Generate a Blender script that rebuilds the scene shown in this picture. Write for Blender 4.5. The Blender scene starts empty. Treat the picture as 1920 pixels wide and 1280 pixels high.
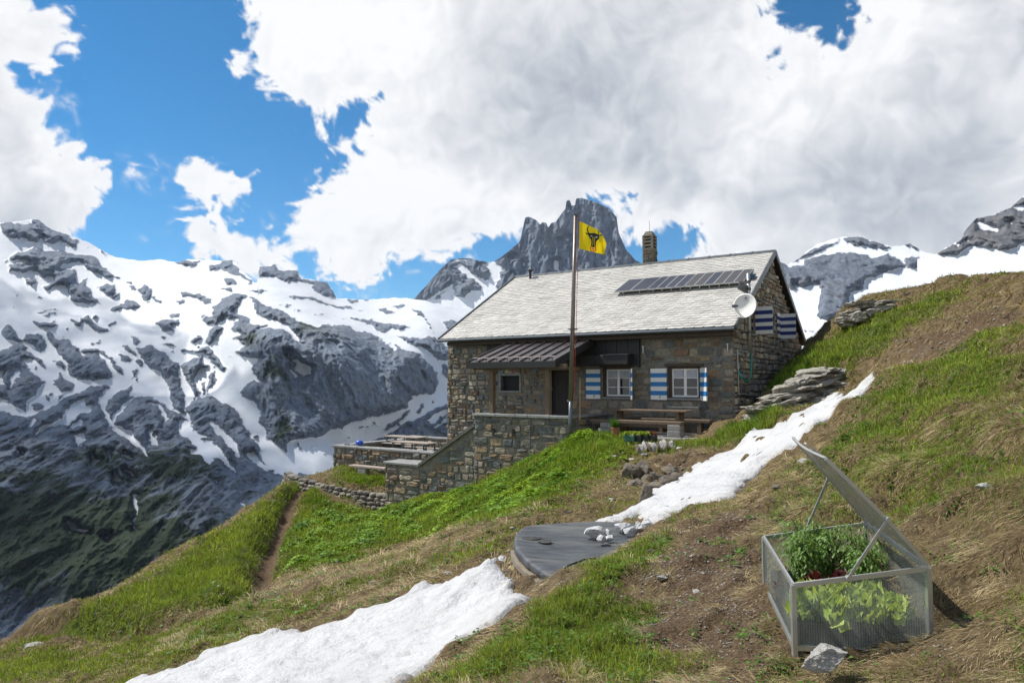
import bpy, math, random
import numpy as np
R = math.radians
rng = np.random.default_rng(7)
random.seed(7)
sc = bpy.context.scene
COL = sc.collection
F = 1280.0
TH = math.atan(75 / 1280)
CT, ST = math.cos(TH), math.sin(TH)

# ---------------------------------------------------------------- helpers
def rdir(u, v):
    """direction of a sight line, per metre of distance along y"""
    a = (np.asarray(u, float) - 960) / F
    b = (640 - np.asarray(v, float)) / F
    yy = CT - b * ST
    return a / yy, (ST + b * CT) / yy
def at(u, v, y):
    x, z = rdir(u, v)
    return np.stack([x * y, np.asarray(y, float) + 0 * x, z * y], -1)

_perm = np.random.default_rng(3).permutation(256)
_perm = np.concatenate([_perm, _perm, _perm])
_g = np.random.default_rng(4).normal(size=(256, 3)); _g /= np.linalg.norm(_g, axis=1)[:, None]
def perlin(p):
    p = np.asarray(p, float)
    i = np.floor(p).astype(int); f = p - i
    i &= 255
    w = f * f * f * (f * (f * 6 - 15) + 10)
    r = 0
    for dx in (0, 1):
        for dy in (0, 1):
            for dz in (0, 1):
                h = _perm[_perm[_perm[i[..., 0] + dx] + i[..., 1] + dy] + i[..., 2] + dz] & 255
                g = _g[h]
                d = (g[..., 0] * (f[..., 0] - dx) + g[..., 1] * (f[..., 1] - dy) + g[..., 2] * (f[..., 2] - dz))
                ww = (w[..., 0] if dx else 1 - w[..., 0]) * (w[..., 1] if dy else 1 - w[..., 1]) * (w[..., 2] if dz else 1 - w[..., 2])
                r = r + ww * d
    return r * 1.5
def fbm(p, octv=4, lac=2.03, gain=.5):
    r = 0; a = 1; p = np.asarray(p, float)
    for k in range(octv):
        r = r + a * perlin(p + 17.3 * k); p = p * lac; a *= gain
    return r
def ridged(p, octv=4):
    r = 0; a = 1; p = np.asarray(p, float)
    for k in range(octv):
        r = r + a * (1 - 2 * np.abs(perlin(p + 11.7 * k))); p = p * 2.1; a *= .5
    return r
def v3(x, y, z=0):
    x = np.asarray(x, float)
    return np.stack([x, y + 0 * x, z + 0 * x], -1)

class TPS:
    def __init__(s, P, V, lam=1e-4):
        P = np.asarray(P, float); n = len(P); s.P = P
        K = s.k(np.linalg.norm(P[:, None] - P[None], axis=2)) + lam * np.eye(n)
        Q = np.c_[np.ones(n), P]
        A = np.block([[K, Q], [Q.T, np.zeros((3, 3))]])
        s.w = np.linalg.solve(A, np.r_[np.asarray(V, float), 0, 0, 0])
    @staticmethod
    def k(r): return np.where(r > 1e-9, r * r * np.log(np.maximum(r, 1e-9)), 0)
    def __call__(s, X):
        X = np.asarray(X, float); sh = X.shape[:-1]; X = X.reshape(-1, 2); o = np.empty(len(X))
        for i in range(0, len(X), 40000):
            x = X[i:i + 40000]
            d = np.sqrt(((x[:, None] - s.P[None]) ** 2).sum(2))
            o[i:i + 40000] = s.k(d) @ s.w[:-3] + s.w[-3] + x @ s.w[-2:]
        return o.reshape(sh)

def poly_sdf(P, poly, big=1e9):
    """signed distance (inside positive) of points P to a polygon"""
    P = np.asarray(P, float); poly = np.asarray(poly, float)
    d2 = np.full(P.shape[:-1], big); ins = np.zeros(P.shape[:-1], bool)
    x, y = P[..., 0], P[..., 1]
    for a, b in zip(poly, np.roll(poly, -1, 0)):
        e = b - a; L = max(e @ e, 1e-12)
        t = np.clip(((x - a[0]) * e[0] + (y - a[1]) * e[1]) / L, 0, 1)
        d2 = np.minimum(d2, (x - a[0] - t * e[0]) ** 2 + (y - a[1] - t * e[1]) ** 2)
        c = (a[1] > y) != (b[1] > y)
        if abs(e[1]) > 1e-12:
            ins ^= c & (x < (y - a[1]) * e[0] / e[1] + a[0])
    return np.where(ins, 1, -1) * np.sqrt(d2)
def line_dist(P, pts):
    P = np.asarray(P, float); d2 = np.full(P.shape[:-1], 1e9)
    for a, b in zip(pts[:-1], pts[1:]):
        a = np.asarray(a, float); e = np.asarray(b, float) - a; L = e @ e
        t = np.clip(((P[..., 0] - a[0]) * e[0] + (P[..., 1] - a[1]) * e[1]) / L, 0, 1)
        d2 = np.minimum(d2, (P[..., 0] - a[0] - t * e[0]) ** 2 + (P[..., 1] - a[1] - t * e[1]) ** 2)
    return np.sqrt(d2)
def union_sdf(P, polys, margin, base):
    """max of polygon sdfs, each evaluated only near its own box"""
    out = np.full(P.shape[:-1], base, float)
    for q in polys:
        q = np.asarray(q, float)
        lo, hi = q.min(0) - margin, q.max(0) + margin
        m = (P[..., 0] > lo[0]) & (P[..., 0] < hi[0]) & (P[..., 1] > lo[1]) & (P[..., 1] < hi[1])
        if m.any(): out[m] = np.maximum(out[m], poly_sdf(P[m], q))
    return out
def sstep(x, a, b):
    t = np.clip((x - a) / (b - a), 0, 1); return t * t * (3 - 2 * t)

# ---------------------------------------------------------------- objects
def put(o, label=None, cat=None, group=None, kind=None, parent=None):
    if o.name not in COL.objects: COL.objects.link(o)
    if label: o['label'] = label
    if cat: o['category'] = cat
    if group: o['group'] = group
    if kind: o['kind'] = kind
    if parent: o.parent = parent
    return o
def np_mesh(name, V, faces, mat, smooth=True, attrs=None, parent=None, **kw):
    """faces: int array (n,3|4) or list of index lists"""
    V = np.asarray(V, np.float32).reshape(-1, 3)
    me = bpy.data.meshes.new(name)
    if isinstance(faces, np.ndarray):
        n, k = faces.shape
        me.vertices.add(len(V)); me.vertices.foreach_set('co', V.ravel())
        me.loops.add(n * k); me.loops.foreach_set('vertex_index', faces.astype(np.int32).ravel())
        me.polygons.add(n)
        me.polygons.foreach_set('loop_start', np.arange(0, n * k, k, dtype=np.int32))
        me.polygons.foreach_set('loop_total', np.full(n, k, np.int32))
        me.update(calc_edges=True)
    else:
        me.from_pydata(V.tolist(), [], [list(map(int, f)) for f in faces]); me.update()
    if attrs:
        for k, val in attrs.items():
            val = np.asarray(val, np.float32)
            if val.ndim == 1:
                a = me.attributes.new(k, 'FLOAT', 'POINT'); a.data.foreach_set('value', val)
            else:
                if val.shape[1] == 3: val = np.c_[val, np.ones(len(val))]
                a = me.attributes.new(k, 'FLOAT_COLOR', 'POINT'); a.data.foreach_set('color', val.astype(np.float32).ravel())
    if smooth: me.polygons.foreach_set('use_smooth', np.ones(len(me.polygons), bool))
    if mat: me.materials.append(mat)
    o = bpy.data.objects.new(name, me)
    return put(o, parent=parent, **kw)
def grid_faces(nr, nc):
    i = np.arange(nr * nc).reshape(nr, nc)
    return np.stack([i[:-1, :-1], i[:-1, 1:], i[1:, 1:], i[1:, :-1]], -1).reshape(-1, 4)
def empty(name, loc, rz=0, **kw):
    o = bpy.data.objects.new(name, None); o.location = loc; o.rotation_euler = (0, 0, rz); o.empty_display_size = .2
    return put(o, **kw)
def dup(o, parent=None):
    c = o.copy(); COL.objects.link(c)
    if parent: c.parent = parent
    for ch in list(o.children): dup(ch, c)
    return c

class MB:
    """collects simple solids into one mesh"""
    def __init__(s): s.V = []; s.Fc = []; s.C = []
    def add(s, V, faces, col=None):
        n = len(s.V)
        for p in V: s.V.append(tuple(p))
        for f in faces: s.Fc.append([n + i for i in f])
        s.C += [col if col is not None else (1, 1, 1)] * len(V)
        return s
    def box(s, lo, hi, col=None, M=None, bev=.0):
        (a, b, c), (d, e, f) = lo, hi
        if bev:
            g = bev; V = []
            for x in (a, d):
                for y in (b, e):
                    for z in (c, f):
                        sx = g if x == a else -g; sy = g if y == b else -g; sz = g if z == c else -g
                        V += [(x, y + sy, z + sz), (x + sx, y, z + sz), (x + sx, y + sy, z)]
            def I(ix, iy, iz, k): return (ix * 4 + iy * 2 + iz) * 3 + k
            Fs = []
            for ix in (0, 1):
                q = [I(ix, 0, 0, 0), I(ix, 1, 0, 0), I(ix, 1, 1, 0), I(ix, 0, 1, 0)]; Fs.append(q if ix else q[::-1])
                q = [I(0, ix, 0, 1), I(0, ix, 1, 1), I(1, ix, 1, 1), I(1, ix, 0, 1)]; Fs.append(q if ix else q[::-1])
                q = [I(0, 0, ix, 2), I(1, 0, ix, 2), I(1, 1, ix, 2), I(0, 1, ix, 2)]; Fs.append(q if ix else q[::-1])
            for i in (0, 1):
                for j in (0, 1):
                    fl = (i + j) % 2
                    q = [I(i, j, 0, 0), I(i, j, 1, 0), I(i, j, 1, 1), I(i, j, 0, 1)]; Fs.append(q if fl else q[::-1])
                    q = [I(0, i, j, 1), I(1, i, j, 1), I(1, i, j, 2), I(0, i, j, 2)]; Fs.append(q if fl else q[::-1])
                    q = [I(i, 0, j, 2), I(i, 1, j, 2), I(i, 1, j, 0), I(i, 0, j, 0)]; Fs.append(q if fl else q[::-1])
                    for k in (0, 1):
                        t = [I(i, j, k, 0), I(i, j, k, 1), I(i, j, k, 2)]
                        Fs.append(t if (i + j + k) % 2 else t[::-1])
        else:
            V = [(x, y, z) for x in (a, d) for y in (b, e) for z in (c, f)]
            Fs = [(0, 1, 3, 2), (4, 6, 7, 5), (0, 4, 5, 1), (2, 3, 7, 6), (0, 2, 6, 4), (1, 5, 7, 3)]
        if M is not None: V = [M(np.array(p)) for p in V]
        return s.add(V, Fs, col)
    def bar(s, p, q, w, h=None, up=(0, 0, 1), col=None):
        """rectangular bar from p to q"""
        p, q = np.array(p, float), np.array(q, float); h = h or w
        d = q - p; L = np.linalg.norm(d); d /= L
        up = np.array(up, float)
        if abs(d @ up) > .95 * np.linalg.norm(up): up = np.array((1., 0, 0))
        sd = np.cross(d, up); sd /= np.linalg.norm(sd); up = np.cross(sd, d)
        V = [c + sd * i * w / 2 + up * j * h / 2 for c in (p, q) for i, j in ((-1, -1), (1, -1), (1, 1), (-1, 1))]
        return s.add(V, [(0, 1, 2, 3), (4, 7, 6, 5), (0, 4, 5, 1), (1, 5, 6, 2), (2, 6, 7, 3), (3, 7, 4, 0)], col)
    def tube(s, pts, r, n=8, col=None, cap=True):
        pts = [np.array(p, float) for p in pts]; m = len(pts)
        rr = r if hasattr(r, '__len__') else [r] * m
        V = []; ref = None
        for i, p in enumerate(pts):
            d = pts[min(i + 1, m - 1)] - pts[max(i - 1, 0)]; d /= np.linalg.norm(d) + 1e-12
            if ref is None:
                ref = np.array((0, 0, 1.)) if abs(d[2]) < .9 else np.array((1., 0, 0))
            a = np.cross(d, ref); a /= np.linalg.norm(a) + 1e-12; b = np.cross(d, a); ref = -b if False else ref
            for k in range(n):
                t = 2 * math.pi * k / n; V.append(p + rr[i] * (math.cos(t) * a + math.sin(t) * b))
        Fs = [(i * n + k, i * n + (k + 1) % n, (i + 1) * n + (k + 1) % n, (i + 1) * n + k) for i in range(m - 1) for k in range(n)]
        if cap: Fs += [tuple(range(n))[::-1], tuple((m - 1) * n + k for k in range(n))]
        return s.add(V, Fs, col)
    def prism(s, poly, fn, t0, t1, col=None):
        """poly: 2d outline; fn(a,b,t)->3d"""
        n = len(poly)
        V = [fn(a, b, t0) for a, b in poly] + [fn(a, b, t1) for a, b in poly]
        Fs = [tuple(range(n))[::-1], tuple(range(n, 2 * n))] + [(k, (k + 1) % n, n + (k + 1) % n, n + k) for k in range(n)]
        return s.add(V, Fs, col)
    def build(s, name, mat, parent=None, smooth=False, fix=True, **kw):
        o = np_mesh(name, s.V, s.Fc, mat, smooth=smooth, attrs={'col': np.array(s.C, float)}, parent=parent, **kw)
        if fix:
            import bmesh
            bm = bmesh.new(); bm.from_mesh(o.data); bmesh.ops.recalc_face_normals(bm, faces=bm.faces); bm.to_mesh(o.data); bm.free()
        return o

# ---------------------------------------------------------------- materials
class NT:
    def __init__(s, name, world=False):
        if world: s.m = world
        else:
            s.m = bpy.data.materials.new(name)
        s.m.use_nodes = True; s.t = s.m.node_tree; s.t.nodes.clear()
    def n(s, typ, ins=None, **props):
        nd = s.t.nodes.new(typ)
        for k, v in props.items(): setattr(nd, k, v)
        if ins:
            for k, v in ins.items(): s.set(nd.inputs[k], v)
        return nd
    def set(s, inp, v):
        if isinstance(v, bpy.types.NodeSocket): s.t.links.new(v, inp)
        elif isinstance(v, bpy.types.Node): s.t.links.new(v.outputs[0], inp)
        else:
            if inp.type == 'RGBA' and len(v) == 3: v = (*v, 1)
            inp.default_value = v
    def math(s, op, a, b=0.0, c=None, clamp=False):
        nd = s.n('ShaderNodeMath', {0: a, 1: b}, operation=op, use_clamp=clamp)
        if c is not None: s.set(nd.inputs[2], c)
        return nd.outputs[0]
    def mix(s, f, a, b, mode='MIX'):
        nd = s.n('ShaderNodeMix', data_type='RGBA', blend_type=mode)
        s.set(nd.inputs[0], f); s.set(nd.inputs[6], a); s.set(nd.inputs[7], b)
        return nd.outputs[2]
    def ramp(s, f, a, b, lo=0.0, hi=1.0, smooth=False):
        nd = s.n('ShaderNodeMapRange', {0: f, 1: a, 2: b, 3: lo, 4: hi}, interpolation_type='SMOOTHSTEP' if smooth else 'LINEAR')
        return nd.outputs[0]
    def noise(s, co, scale, detail=4, rough=.55, dist=0, out=0):
        return s.n('ShaderNodeTexNoise', {'Vector': co, 'Scale': scale, 'Detail': detail, 'Roughness': rough, 'Distortion': dist}).outputs[out]
    def co(s, which='Object'): return s.n('ShaderNodeTexCoord').outputs[which]
    def pos(s): return s.n('ShaderNodeNewGeometry').outputs['Position']
    def mapv(s, co, scale=(1, 1, 1), loc=(0, 0, 0), rot=(0, 0, 0)):
        return s.n('ShaderNodeMapping', {'Vector': co, 'Scale': scale, 'Location': loc, 'Rotation': rot}).outputs[0]
    def attr(s, name, fac=True):
        return s.n('ShaderNodeAttribute', attribute_name=name).outputs['Fac' if fac else 'Color']
    def bump(s, h, strength=.5, dist=.02, normal=None):
        nd = s.n('ShaderNodeBump', {'Height': h, 'Strength': strength, 'Distance': dist})
        if normal: s.set(nd.inputs['Normal'], normal)
        return nd.outputs[0]
    def pbr(s, color, rough=.8, normal=None, **kw):
        b = s.n('ShaderNodeBsdfPrincipled', {'Base Color': color, 'Roughness': rough})
        for k, v in kw.items(): s.set(b.inputs[k.replace('_', ' ')], v)
        if normal is not None: s.set(b.inputs['Normal'], normal)
        return b.outputs[0]
    def out(s, sh):
        o = s.n('ShaderNodeOutputMaterial'); s.t.links.new(sh, o.inputs[0]); return s.m
def simple(name, color, rough=.7, vary=.25, scale=6, bump=.3, bdist=.01, stretch=(1, 1, 1), usecol=False, **kw):
    t = NT(name); co = t.mapv(t.co(), stretch)
    n1 = t.noise(co, scale, 6, .65)
    c = t.attr('col', False) if usecol else color
    f = t.ramp(n1, .25, .75, 1 - vary, 1 + vary)
    col = t.mix(1.0, c, t.n('ShaderNodeCombineColor', {0: f, 1: f, 2: f}).outputs[0], 'MULTIPLY')
    n2 = t.noise(co, scale * 5, 4)
    return t.out(t.pbr(col, rough, t.bump(n2, bump, bdist), **kw))
# ================================================================ camera, light, sky
cam = bpy.data.objects.new('camera', bpy.data.cameras.new('camera')); COL.objects.link(cam)
cam.data.sensor_width = 36; cam.data.lens = 24; cam.data.clip_start = .05; cam.data.clip_end = 60000
cam.rotation_euler = (R(90) + TH, 0, 0); sc.camera = cam
SUN = np.array((-.932, .362)); SUN /= np.linalg.norm(SUN); EL = R(53)
SD = np.array((SUN[0] * math.cos(EL), SUN[1] * math.cos(EL), math.sin(EL)))
from mathutils import Vector
sun = bpy.data.objects.new('sun', bpy.data.lights.new('sun', 'SUN')); COL.objects.link(sun)
sun.data.energy = 5.0; sun.data.angle = R(.5); sun.data.color = (1, .955, .88)
sun.rotation_euler = Vector(SD).to_track_quat('Z', 'Y').to_euler()
w = bpy.data.worlds.new('World'); sc.world = w; w.use_nodes = True
t = NT('', world=w)
sky = t.n('ShaderNodeTexSky', sky_type='NISHITA', sun_disc=False, sun_elevation=EL, sun_rotation=math.atan2(SUN[0], SUN[1]),
          altitude=2200, air_density=1.0, dust_density=.3, ozone_density=3.5)
skc = t.n('ShaderNodeHueSaturation', {'Hue': .49, 'Saturation': 1.3, 'Value': .78, 'Color': sky.outputs[0]}).outputs[0]
bg = t.n('ShaderNodeBackground', {'Color': skc, 'Strength': .14})
t.t.links.new(bg.outputs[0], t.n('ShaderNodeOutputWorld').inputs[0])
sc.view_settings.view_transform = 'Standard'; sc.view_settings.look = 'None'
sc.view_settings.exposure = .27; sc.view_settings.gamma = 1
sc.cycles.use_denoising = True
sc.cycles.max_bounces = 8; sc.cycles.transparent_max_bounces = 24
sc.cycles.sample_clamp_indirect = 6

# ---- clouds on a far dome: outline distance and shade stored per vertex, puffs by noise
CL = [
 [(-420,-420),(-60,-120),(20,-40),(62,4),(104,6),(132,30),(152,60),(151,96),(139,120),(126,92),(110,88),(96,104),(104,128),(84,140),(56,128),(28,118),(24,146),(58,172),(90,196),(100,226),(130,262),(166,288),(200,302),(206,334),(190,366),(188,400),(166,438),(146,470),(100,520),(-420,540)],
 [(332,336),(350,314),(398,297),(428,324),(458,341),(481,326),(474,352),(448,390),(420,386),(374,379),(344,352)],
 [(333,402),(350,392),(396,396),(440,424),(482,456),(490,480),(476,520),(430,505),(362,486),(345,430)],
 [(484,458),(502,444),(540,480),(592,512),(618,528),(560,545),(500,512),(480,485)],
 [(300,-520),(447,-200),(447,0),(456,42),(468,76),(478,108),(440,96),(421,112),(440,150),(468,142),(488,176),(510,152),(540,182),(580,202),(604,246),(612,216),(650,196),(702,190),(690,230),(658,242),(614,266),(622,286),(650,286),(656,306),(640,326),(600,356),(570,386),(556,416),(546,432),(572,470),(602,500),(640,531),(692,526),(722,496),(772,486),(830,482),(880,462),(912,442),(980,430),(1060,480),(1140,480),(1178,442),(1204,452),(1232,440),(1282,430),(1322,406),(1312,440),(1304,486),(1340,520),(1450,640),(2500,640),(2500,-520)],
]
HOLES = [
 [(1380,-300),(1428,-30),(1440,20),(1470,40),(1496,66),(1520,80),(1546,104),(1584,88),(1590,50),(1622,0),(1660,-120),(1760,-300)],
 [(1459,102),(1470,104),(1478,122),(1466,130)], [(1118,376),(1142,372),(1172,378),(1150,392),(1128,396)],
 ]
WISP = [(255,315,45,22,.75),(290,345,40,12,.6),(290,446,18,7,.9),(325,440,9,26,.8),(640,545,60,20,.5),(775,508,14,9,.8),(800,505,14,8,.7),(505,425,10,16,.8),(880,478,30,9,.6),(1190,410,40,12,.3),(120,200,30,60,.35),(1240,410,60,20,.35)]
GREY = [(1120,170,330,170,.85),(1000,60,200,90,.5),(950,255,160,120,.55),(1480,340,240,70,.5),(1800,400,300,130,.85),(1600,440,260,70,.7),(1820,120,200,160,.35),(1400,390,120,40,.45),(20,300,90,140,.4),(40,420,150,50,.9),(1330,60,120,90,.45),(840,430,120,50,.3),(1180,360,160,50,.3),(1700,300,200,70,.35)]
BRIGHT = [(640,90,140,90,.4),(760,360,200,90,.5),(1230,90,90,60,.25),(1560,180,120,70,.5),(1700,60,130,90,.3),(100,250,80,80,.3),(1400,430,120,40,.3),(1500,250,100,50,.3)]
def billow(p, o): return sum(np.abs(perlin(p * 2.03 ** k + 9.1 * k)) * .5 ** k for k in range(o))
def sky_fields(D, sd, wz, gz):
    """cover and brightness of the cloud at unit directions D"""
    Q = D + .028 * np.stack([fbm(D * 9 + k, 3) for k in (1, 21, 41)], -1)
    Q = Q + .003 * np.stack([fbm(Q * 50 + k, 2) for k in (5, 25, 45)], -1)
    nb = fbm(Q * 12, 3); nf = fbm(Q * 62, 4); bl = billow(Q * 24, 3)
    e = sd + 26 * nb + 24 * (bl - .42) + 22 * nf
    cv = sstep(e, -8, 13)
    wisp_ = sstep(.5 + .5 * nf + .35 * nb, .42, 1.0) * wz * 1.3
    cv = np.maximum(cv, np.clip(wisp_, 0, .9))
    lit = np.array((-.010, .004, .011))
    relief_ = billow((Q + lit) * 20, 4) - billow(Q * 20, 4) + .5 * (fbm((Q + lit) * 9, 3) - fbm(Q * 9, 3))
    g = .54 * gz + .42 * (fbm(Q * 5, 4)) + .16 * fbm(Q * 22, 4) + .10
    g = g * sstep(sd, -5, 75) * .85 + .22 * relief_ * sstep(e, 0, 40) + .03
    return cv, np.clip(g, 0, 1)
uu, vv = np.meshgrid(np.arange(-400, 2341, 3.0), np.arange(-480, 741, 3.0))
u9, v9 = np.meshgrid(np.arange(-400, 2350, 9.0), np.arange(-480, 760, 9.0)); UV = np.stack([u9, v9], -1)
sd9 = union_sdf(UV, CL, 260, -260)
for h in HOLES: sd9 = np.minimum(sd9, -poly_sdf(UV, h))
ix, iy = (uu + 400) / 9, (vv + 480) / 9; i0, j0 = ix.astype(int), iy.astype(int); fx, fy = ix - i0, iy - j0
sd = (sd9[j0, i0] * (1 - fx) + sd9[j0, i0 + 1] * fx) * (1 - fy) + (sd9[j0 + 1, i0] * (1 - fx) + sd9[j0 + 1, i0 + 1] * fx) * fy
wz = np.zeros(uu.shape)
for x, y, a, b, s in WISP: wz = np.maximum(wz, s * np.exp(-(((uu - x) / a) ** 2 + ((vv - y) / b) ** 2)))
gz = np.zeros(uu.shape)
for x, y, a, b, s in GREY: gz += s * np.exp(-(((uu - x) / a) ** 2 + ((vv - y) / b) ** 2))
for x, y, a, b, s in BRIGHT: gz -= s * np.exp(-(((uu - x) / a) ** 2 + ((vv - y) / b) ** 2))
rx, rz = rdir(uu, vv); D = np.stack([rx, np.ones_like(rx), rz], -1); D /= np.linalg.norm(D, axis=-1)[..., None]
t = NT('cloudy_sky')
ccol = t.mix(t.attr('grey'), (.83, .835, .845), (.34, .375, .43))
em = t.n('ShaderNodeEmission', {'Color': ccol, 'Strength': 1.0})
fine = t.math('MULTIPLY', t.math('SUBTRACT', t.noise(t.mapv(t.pos(), (1 / 20000,) * 3), 190, 3, .7), .5), .7)
cv_ = t.attr('cover'); cov = t.math('ADD', cv_, t.math('MULTIPLY', fine, t.math('MULTIPLY', t.math('MULTIPLY', cv_, 4), t.math('SUBTRACT', 1, cv_))), clamp=True)
mx = t.n('ShaderNodeMixShader', {0: cov, 1: t.n('ShaderNodeBsdfTransparent').outputs[0], 2: em.outputs[0]})
cv, g = sky_fields(D, sd, wz, gz)
np_mesh('sky', (D * 20000).reshape(-1, 3), grid_faces(*uu.shape), t.out(mx.outputs[0]), attrs={'cover': cv.ravel(), 'grey': g.ravel()}, kind='structure')

# ================================================================ mountains
def mountain_mat(name, base=(.15, .17, .2), warm=(.2, .18, .16), rot=(0, .5, .3), ns=.03, snowc=(.70, .72, .75)):
    t = NT(name); p = t.pos()
    hi = t.noise(p, ns, 9, .7); fi = t.noise(p, ns * 7, 6, .72)
    hs = t.noise(t.mapv(p, (1, .4, .22), rot=rot), ns * 2.6, 9, .72, .3); hs2 = t.noise(t.mapv(p, (.22, .4, 1), rot=(0, rot[1] * .4, 0)), ns * 3.5, 8, .7, .5)
    rk = t.math('ADD', t.attr('rock'), t.math('ADD', t.math('MULTIPLY', t.math('SUBTRACT', hi, .5), 8.0), t.math('MULTIPLY', t.math('SUBTRACT', fi, .5), 3.5)))
    m = t.ramp(rk, -.6, .6)
    c = t.mix(t.ramp(hs, .36, .66), tuple(x * .5 for x in base), tuple(x * 1.25 for x in base))
    c = t.mix(t.ramp(t.noise(p, ns * .35, 5), .5, .7, 0, .5), c, warm)
    c = t.mix(t.ramp(hs2, .50, .64, 0, .55), c, tuple(x * .5 for x in base)); c = t.mix(t.ramp(fi, .52, .70, 0, .5), c, tuple(x * 1.6 for x in base))
    gm = t.ramp(t.math('ADD', t.attr('green'), t.math('MULTIPLY', t.math('SUBTRACT', t.noise(p, ns * .8, 8, .7), .5), 1.9)), .42, .7)
    c = t.mix(gm, c, t.mix(t.ramp(fi, .4, .6), (.018, .030, .013), (.04, .055, .024)))
    nb = t.bump(t.math('ADD', t.math('ADD', hs, t.math('MULTIPLY', hs2, .6)), t.math('MULTIPLY', fi, .5)), 1.0, .12 / ns)
    sc_ = t.mix(t.ramp(t.noise(t.mapv(p, (1, .5, .6)), ns * .5, 7, .65), .4, .72), snowc, tuple(x * .84 for x in snowc))
    ns_ = t.bump(t.noise(p, ns * 1.2, 7, .6), .22, 3)
    r = t.pbr(c, .9, nb, Specular_IOR_Level=.2); s = t.pbr(sc_, .65, ns_, Specular_IOR_Level=.2)
    return t.out(t.n('ShaderNodeMixShader', {0: m, 1: s, 2: r}).outputs[0])

def zp(pts, s, x0, y0): return [(x0 + a / s, y0 + b / s) for a, b in pts]
def pl(s): return [tuple(float(c) for c in q.split(',')) for q in s.split()]

def mountain(name, mat, ridge, u0, u1, du, vb, nrow, depth, rocks, snows=(), greens=(), relief=(70, .012, .05), bulge=.02, jag=2.5, back=1.25, label=None, extra=None, speck=0, tilt=.5):
    u = np.arange(u0, u1 + du, du); rx_ = np.array(ridge, float)
    rv = np.interp(u, rx_[:, 0], rx_[:, 1])
    rv = rv + jag * fbm(v3(u / 14, 3.1, len(rocks)), 4)
    kk = np.ones(61) / 61; rsm = np.convolve(np.pad(rv, 30, mode='edge'), kk, 'valid')
    t_ = np.linspace(0, 1, nrow)[:, None]
    U = np.repeat(u[None], nrow, 0); V = vb + (rsm[None] - vb) * t_ + (rv - rsm)[None] * sstep(t_, .8, 1)
    PX = np.stack([U, V], -1)
    warp = np.stack([fbm(v3(U / 34, V / 26, 1), 3), fbm(v3(U / 34, V / 26, 9), 3)], -1) * np.array((7, 5))
    rk = union_sdf(PX + warp, rocks, 30, -30)
    if len(snows):
        sn = union_sdf(PX + warp, snows, 30, -30); rk = np.minimum(rk, -sn)
    rk = rk + 2.6 * fbm(v3(U / 10, V / 6, 4), 5) + 1.5 * fbm(v3(U / 40, V / 25, 5), 2)
    if speck: rk = np.maximum(rk, (fbm(v3(U / 24 + V / 60, V / 12, 21), 4) - speck) * 20 - 8 * (1 - sstep(V, rv[None] + 40, rv[None] + 130)))
    gr = np.zeros(U.shape)
    for x, y, a, b, s in greens: gr = np.maximum(gr, s * np.exp(-(((U - x) / a) ** 2 + ((V - y) / b) ** 2)))
    Y = np.exp(depth(PX))
    if extra is not None: Y = Y * (1 + extra(U, V))
    P = at(U, V, Y)
    rs = sstep(rk, -3, 14)
    amp, f1, f2 = relief
    def q_(f): return np.stack([(P[..., 0] + tilt * P[..., 2]) * f, P[..., 1] * f * .35, P[..., 2] * f * .38], -1)
    n = ridged(q_(f1), 3) * .7 + ridged(q_(f1 * 3.7) + 5, 4) * .40 + ridged(P * f1 * 9, 3) * .10
    sm = fbm(P * f1 * .6, 3)
    Y = Y - amp * rs * n - 4 * (1 - rs) * sm - rs * bulge * Y
    P = at(U, V, Y)
    top = at(u, rv + 0, Y[-1]); b1 = top * np.array((back, back, 1)) - np.array((0, 0, 120)); b2 = top * np.array((back * 1.3, back * 1.3, 1)) - np.array((0, 0, 600))
    P = np.concatenate([P, b1[None], b2[None]], 0)
    rk = np.concatenate([rk, rk[-1:], rk[-1:]], 0); gr = np.concatenate([gr, gr[-1:] * 0, gr[-1:] * 0], 0)
    return np_mesh(name, P.reshape(-1, 3), grid_faces(nrow + 2, len(u)), mat, attrs={'rock': rk.ravel(), 'green': gr.ravel()}, kind='structure', label=label)

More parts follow.
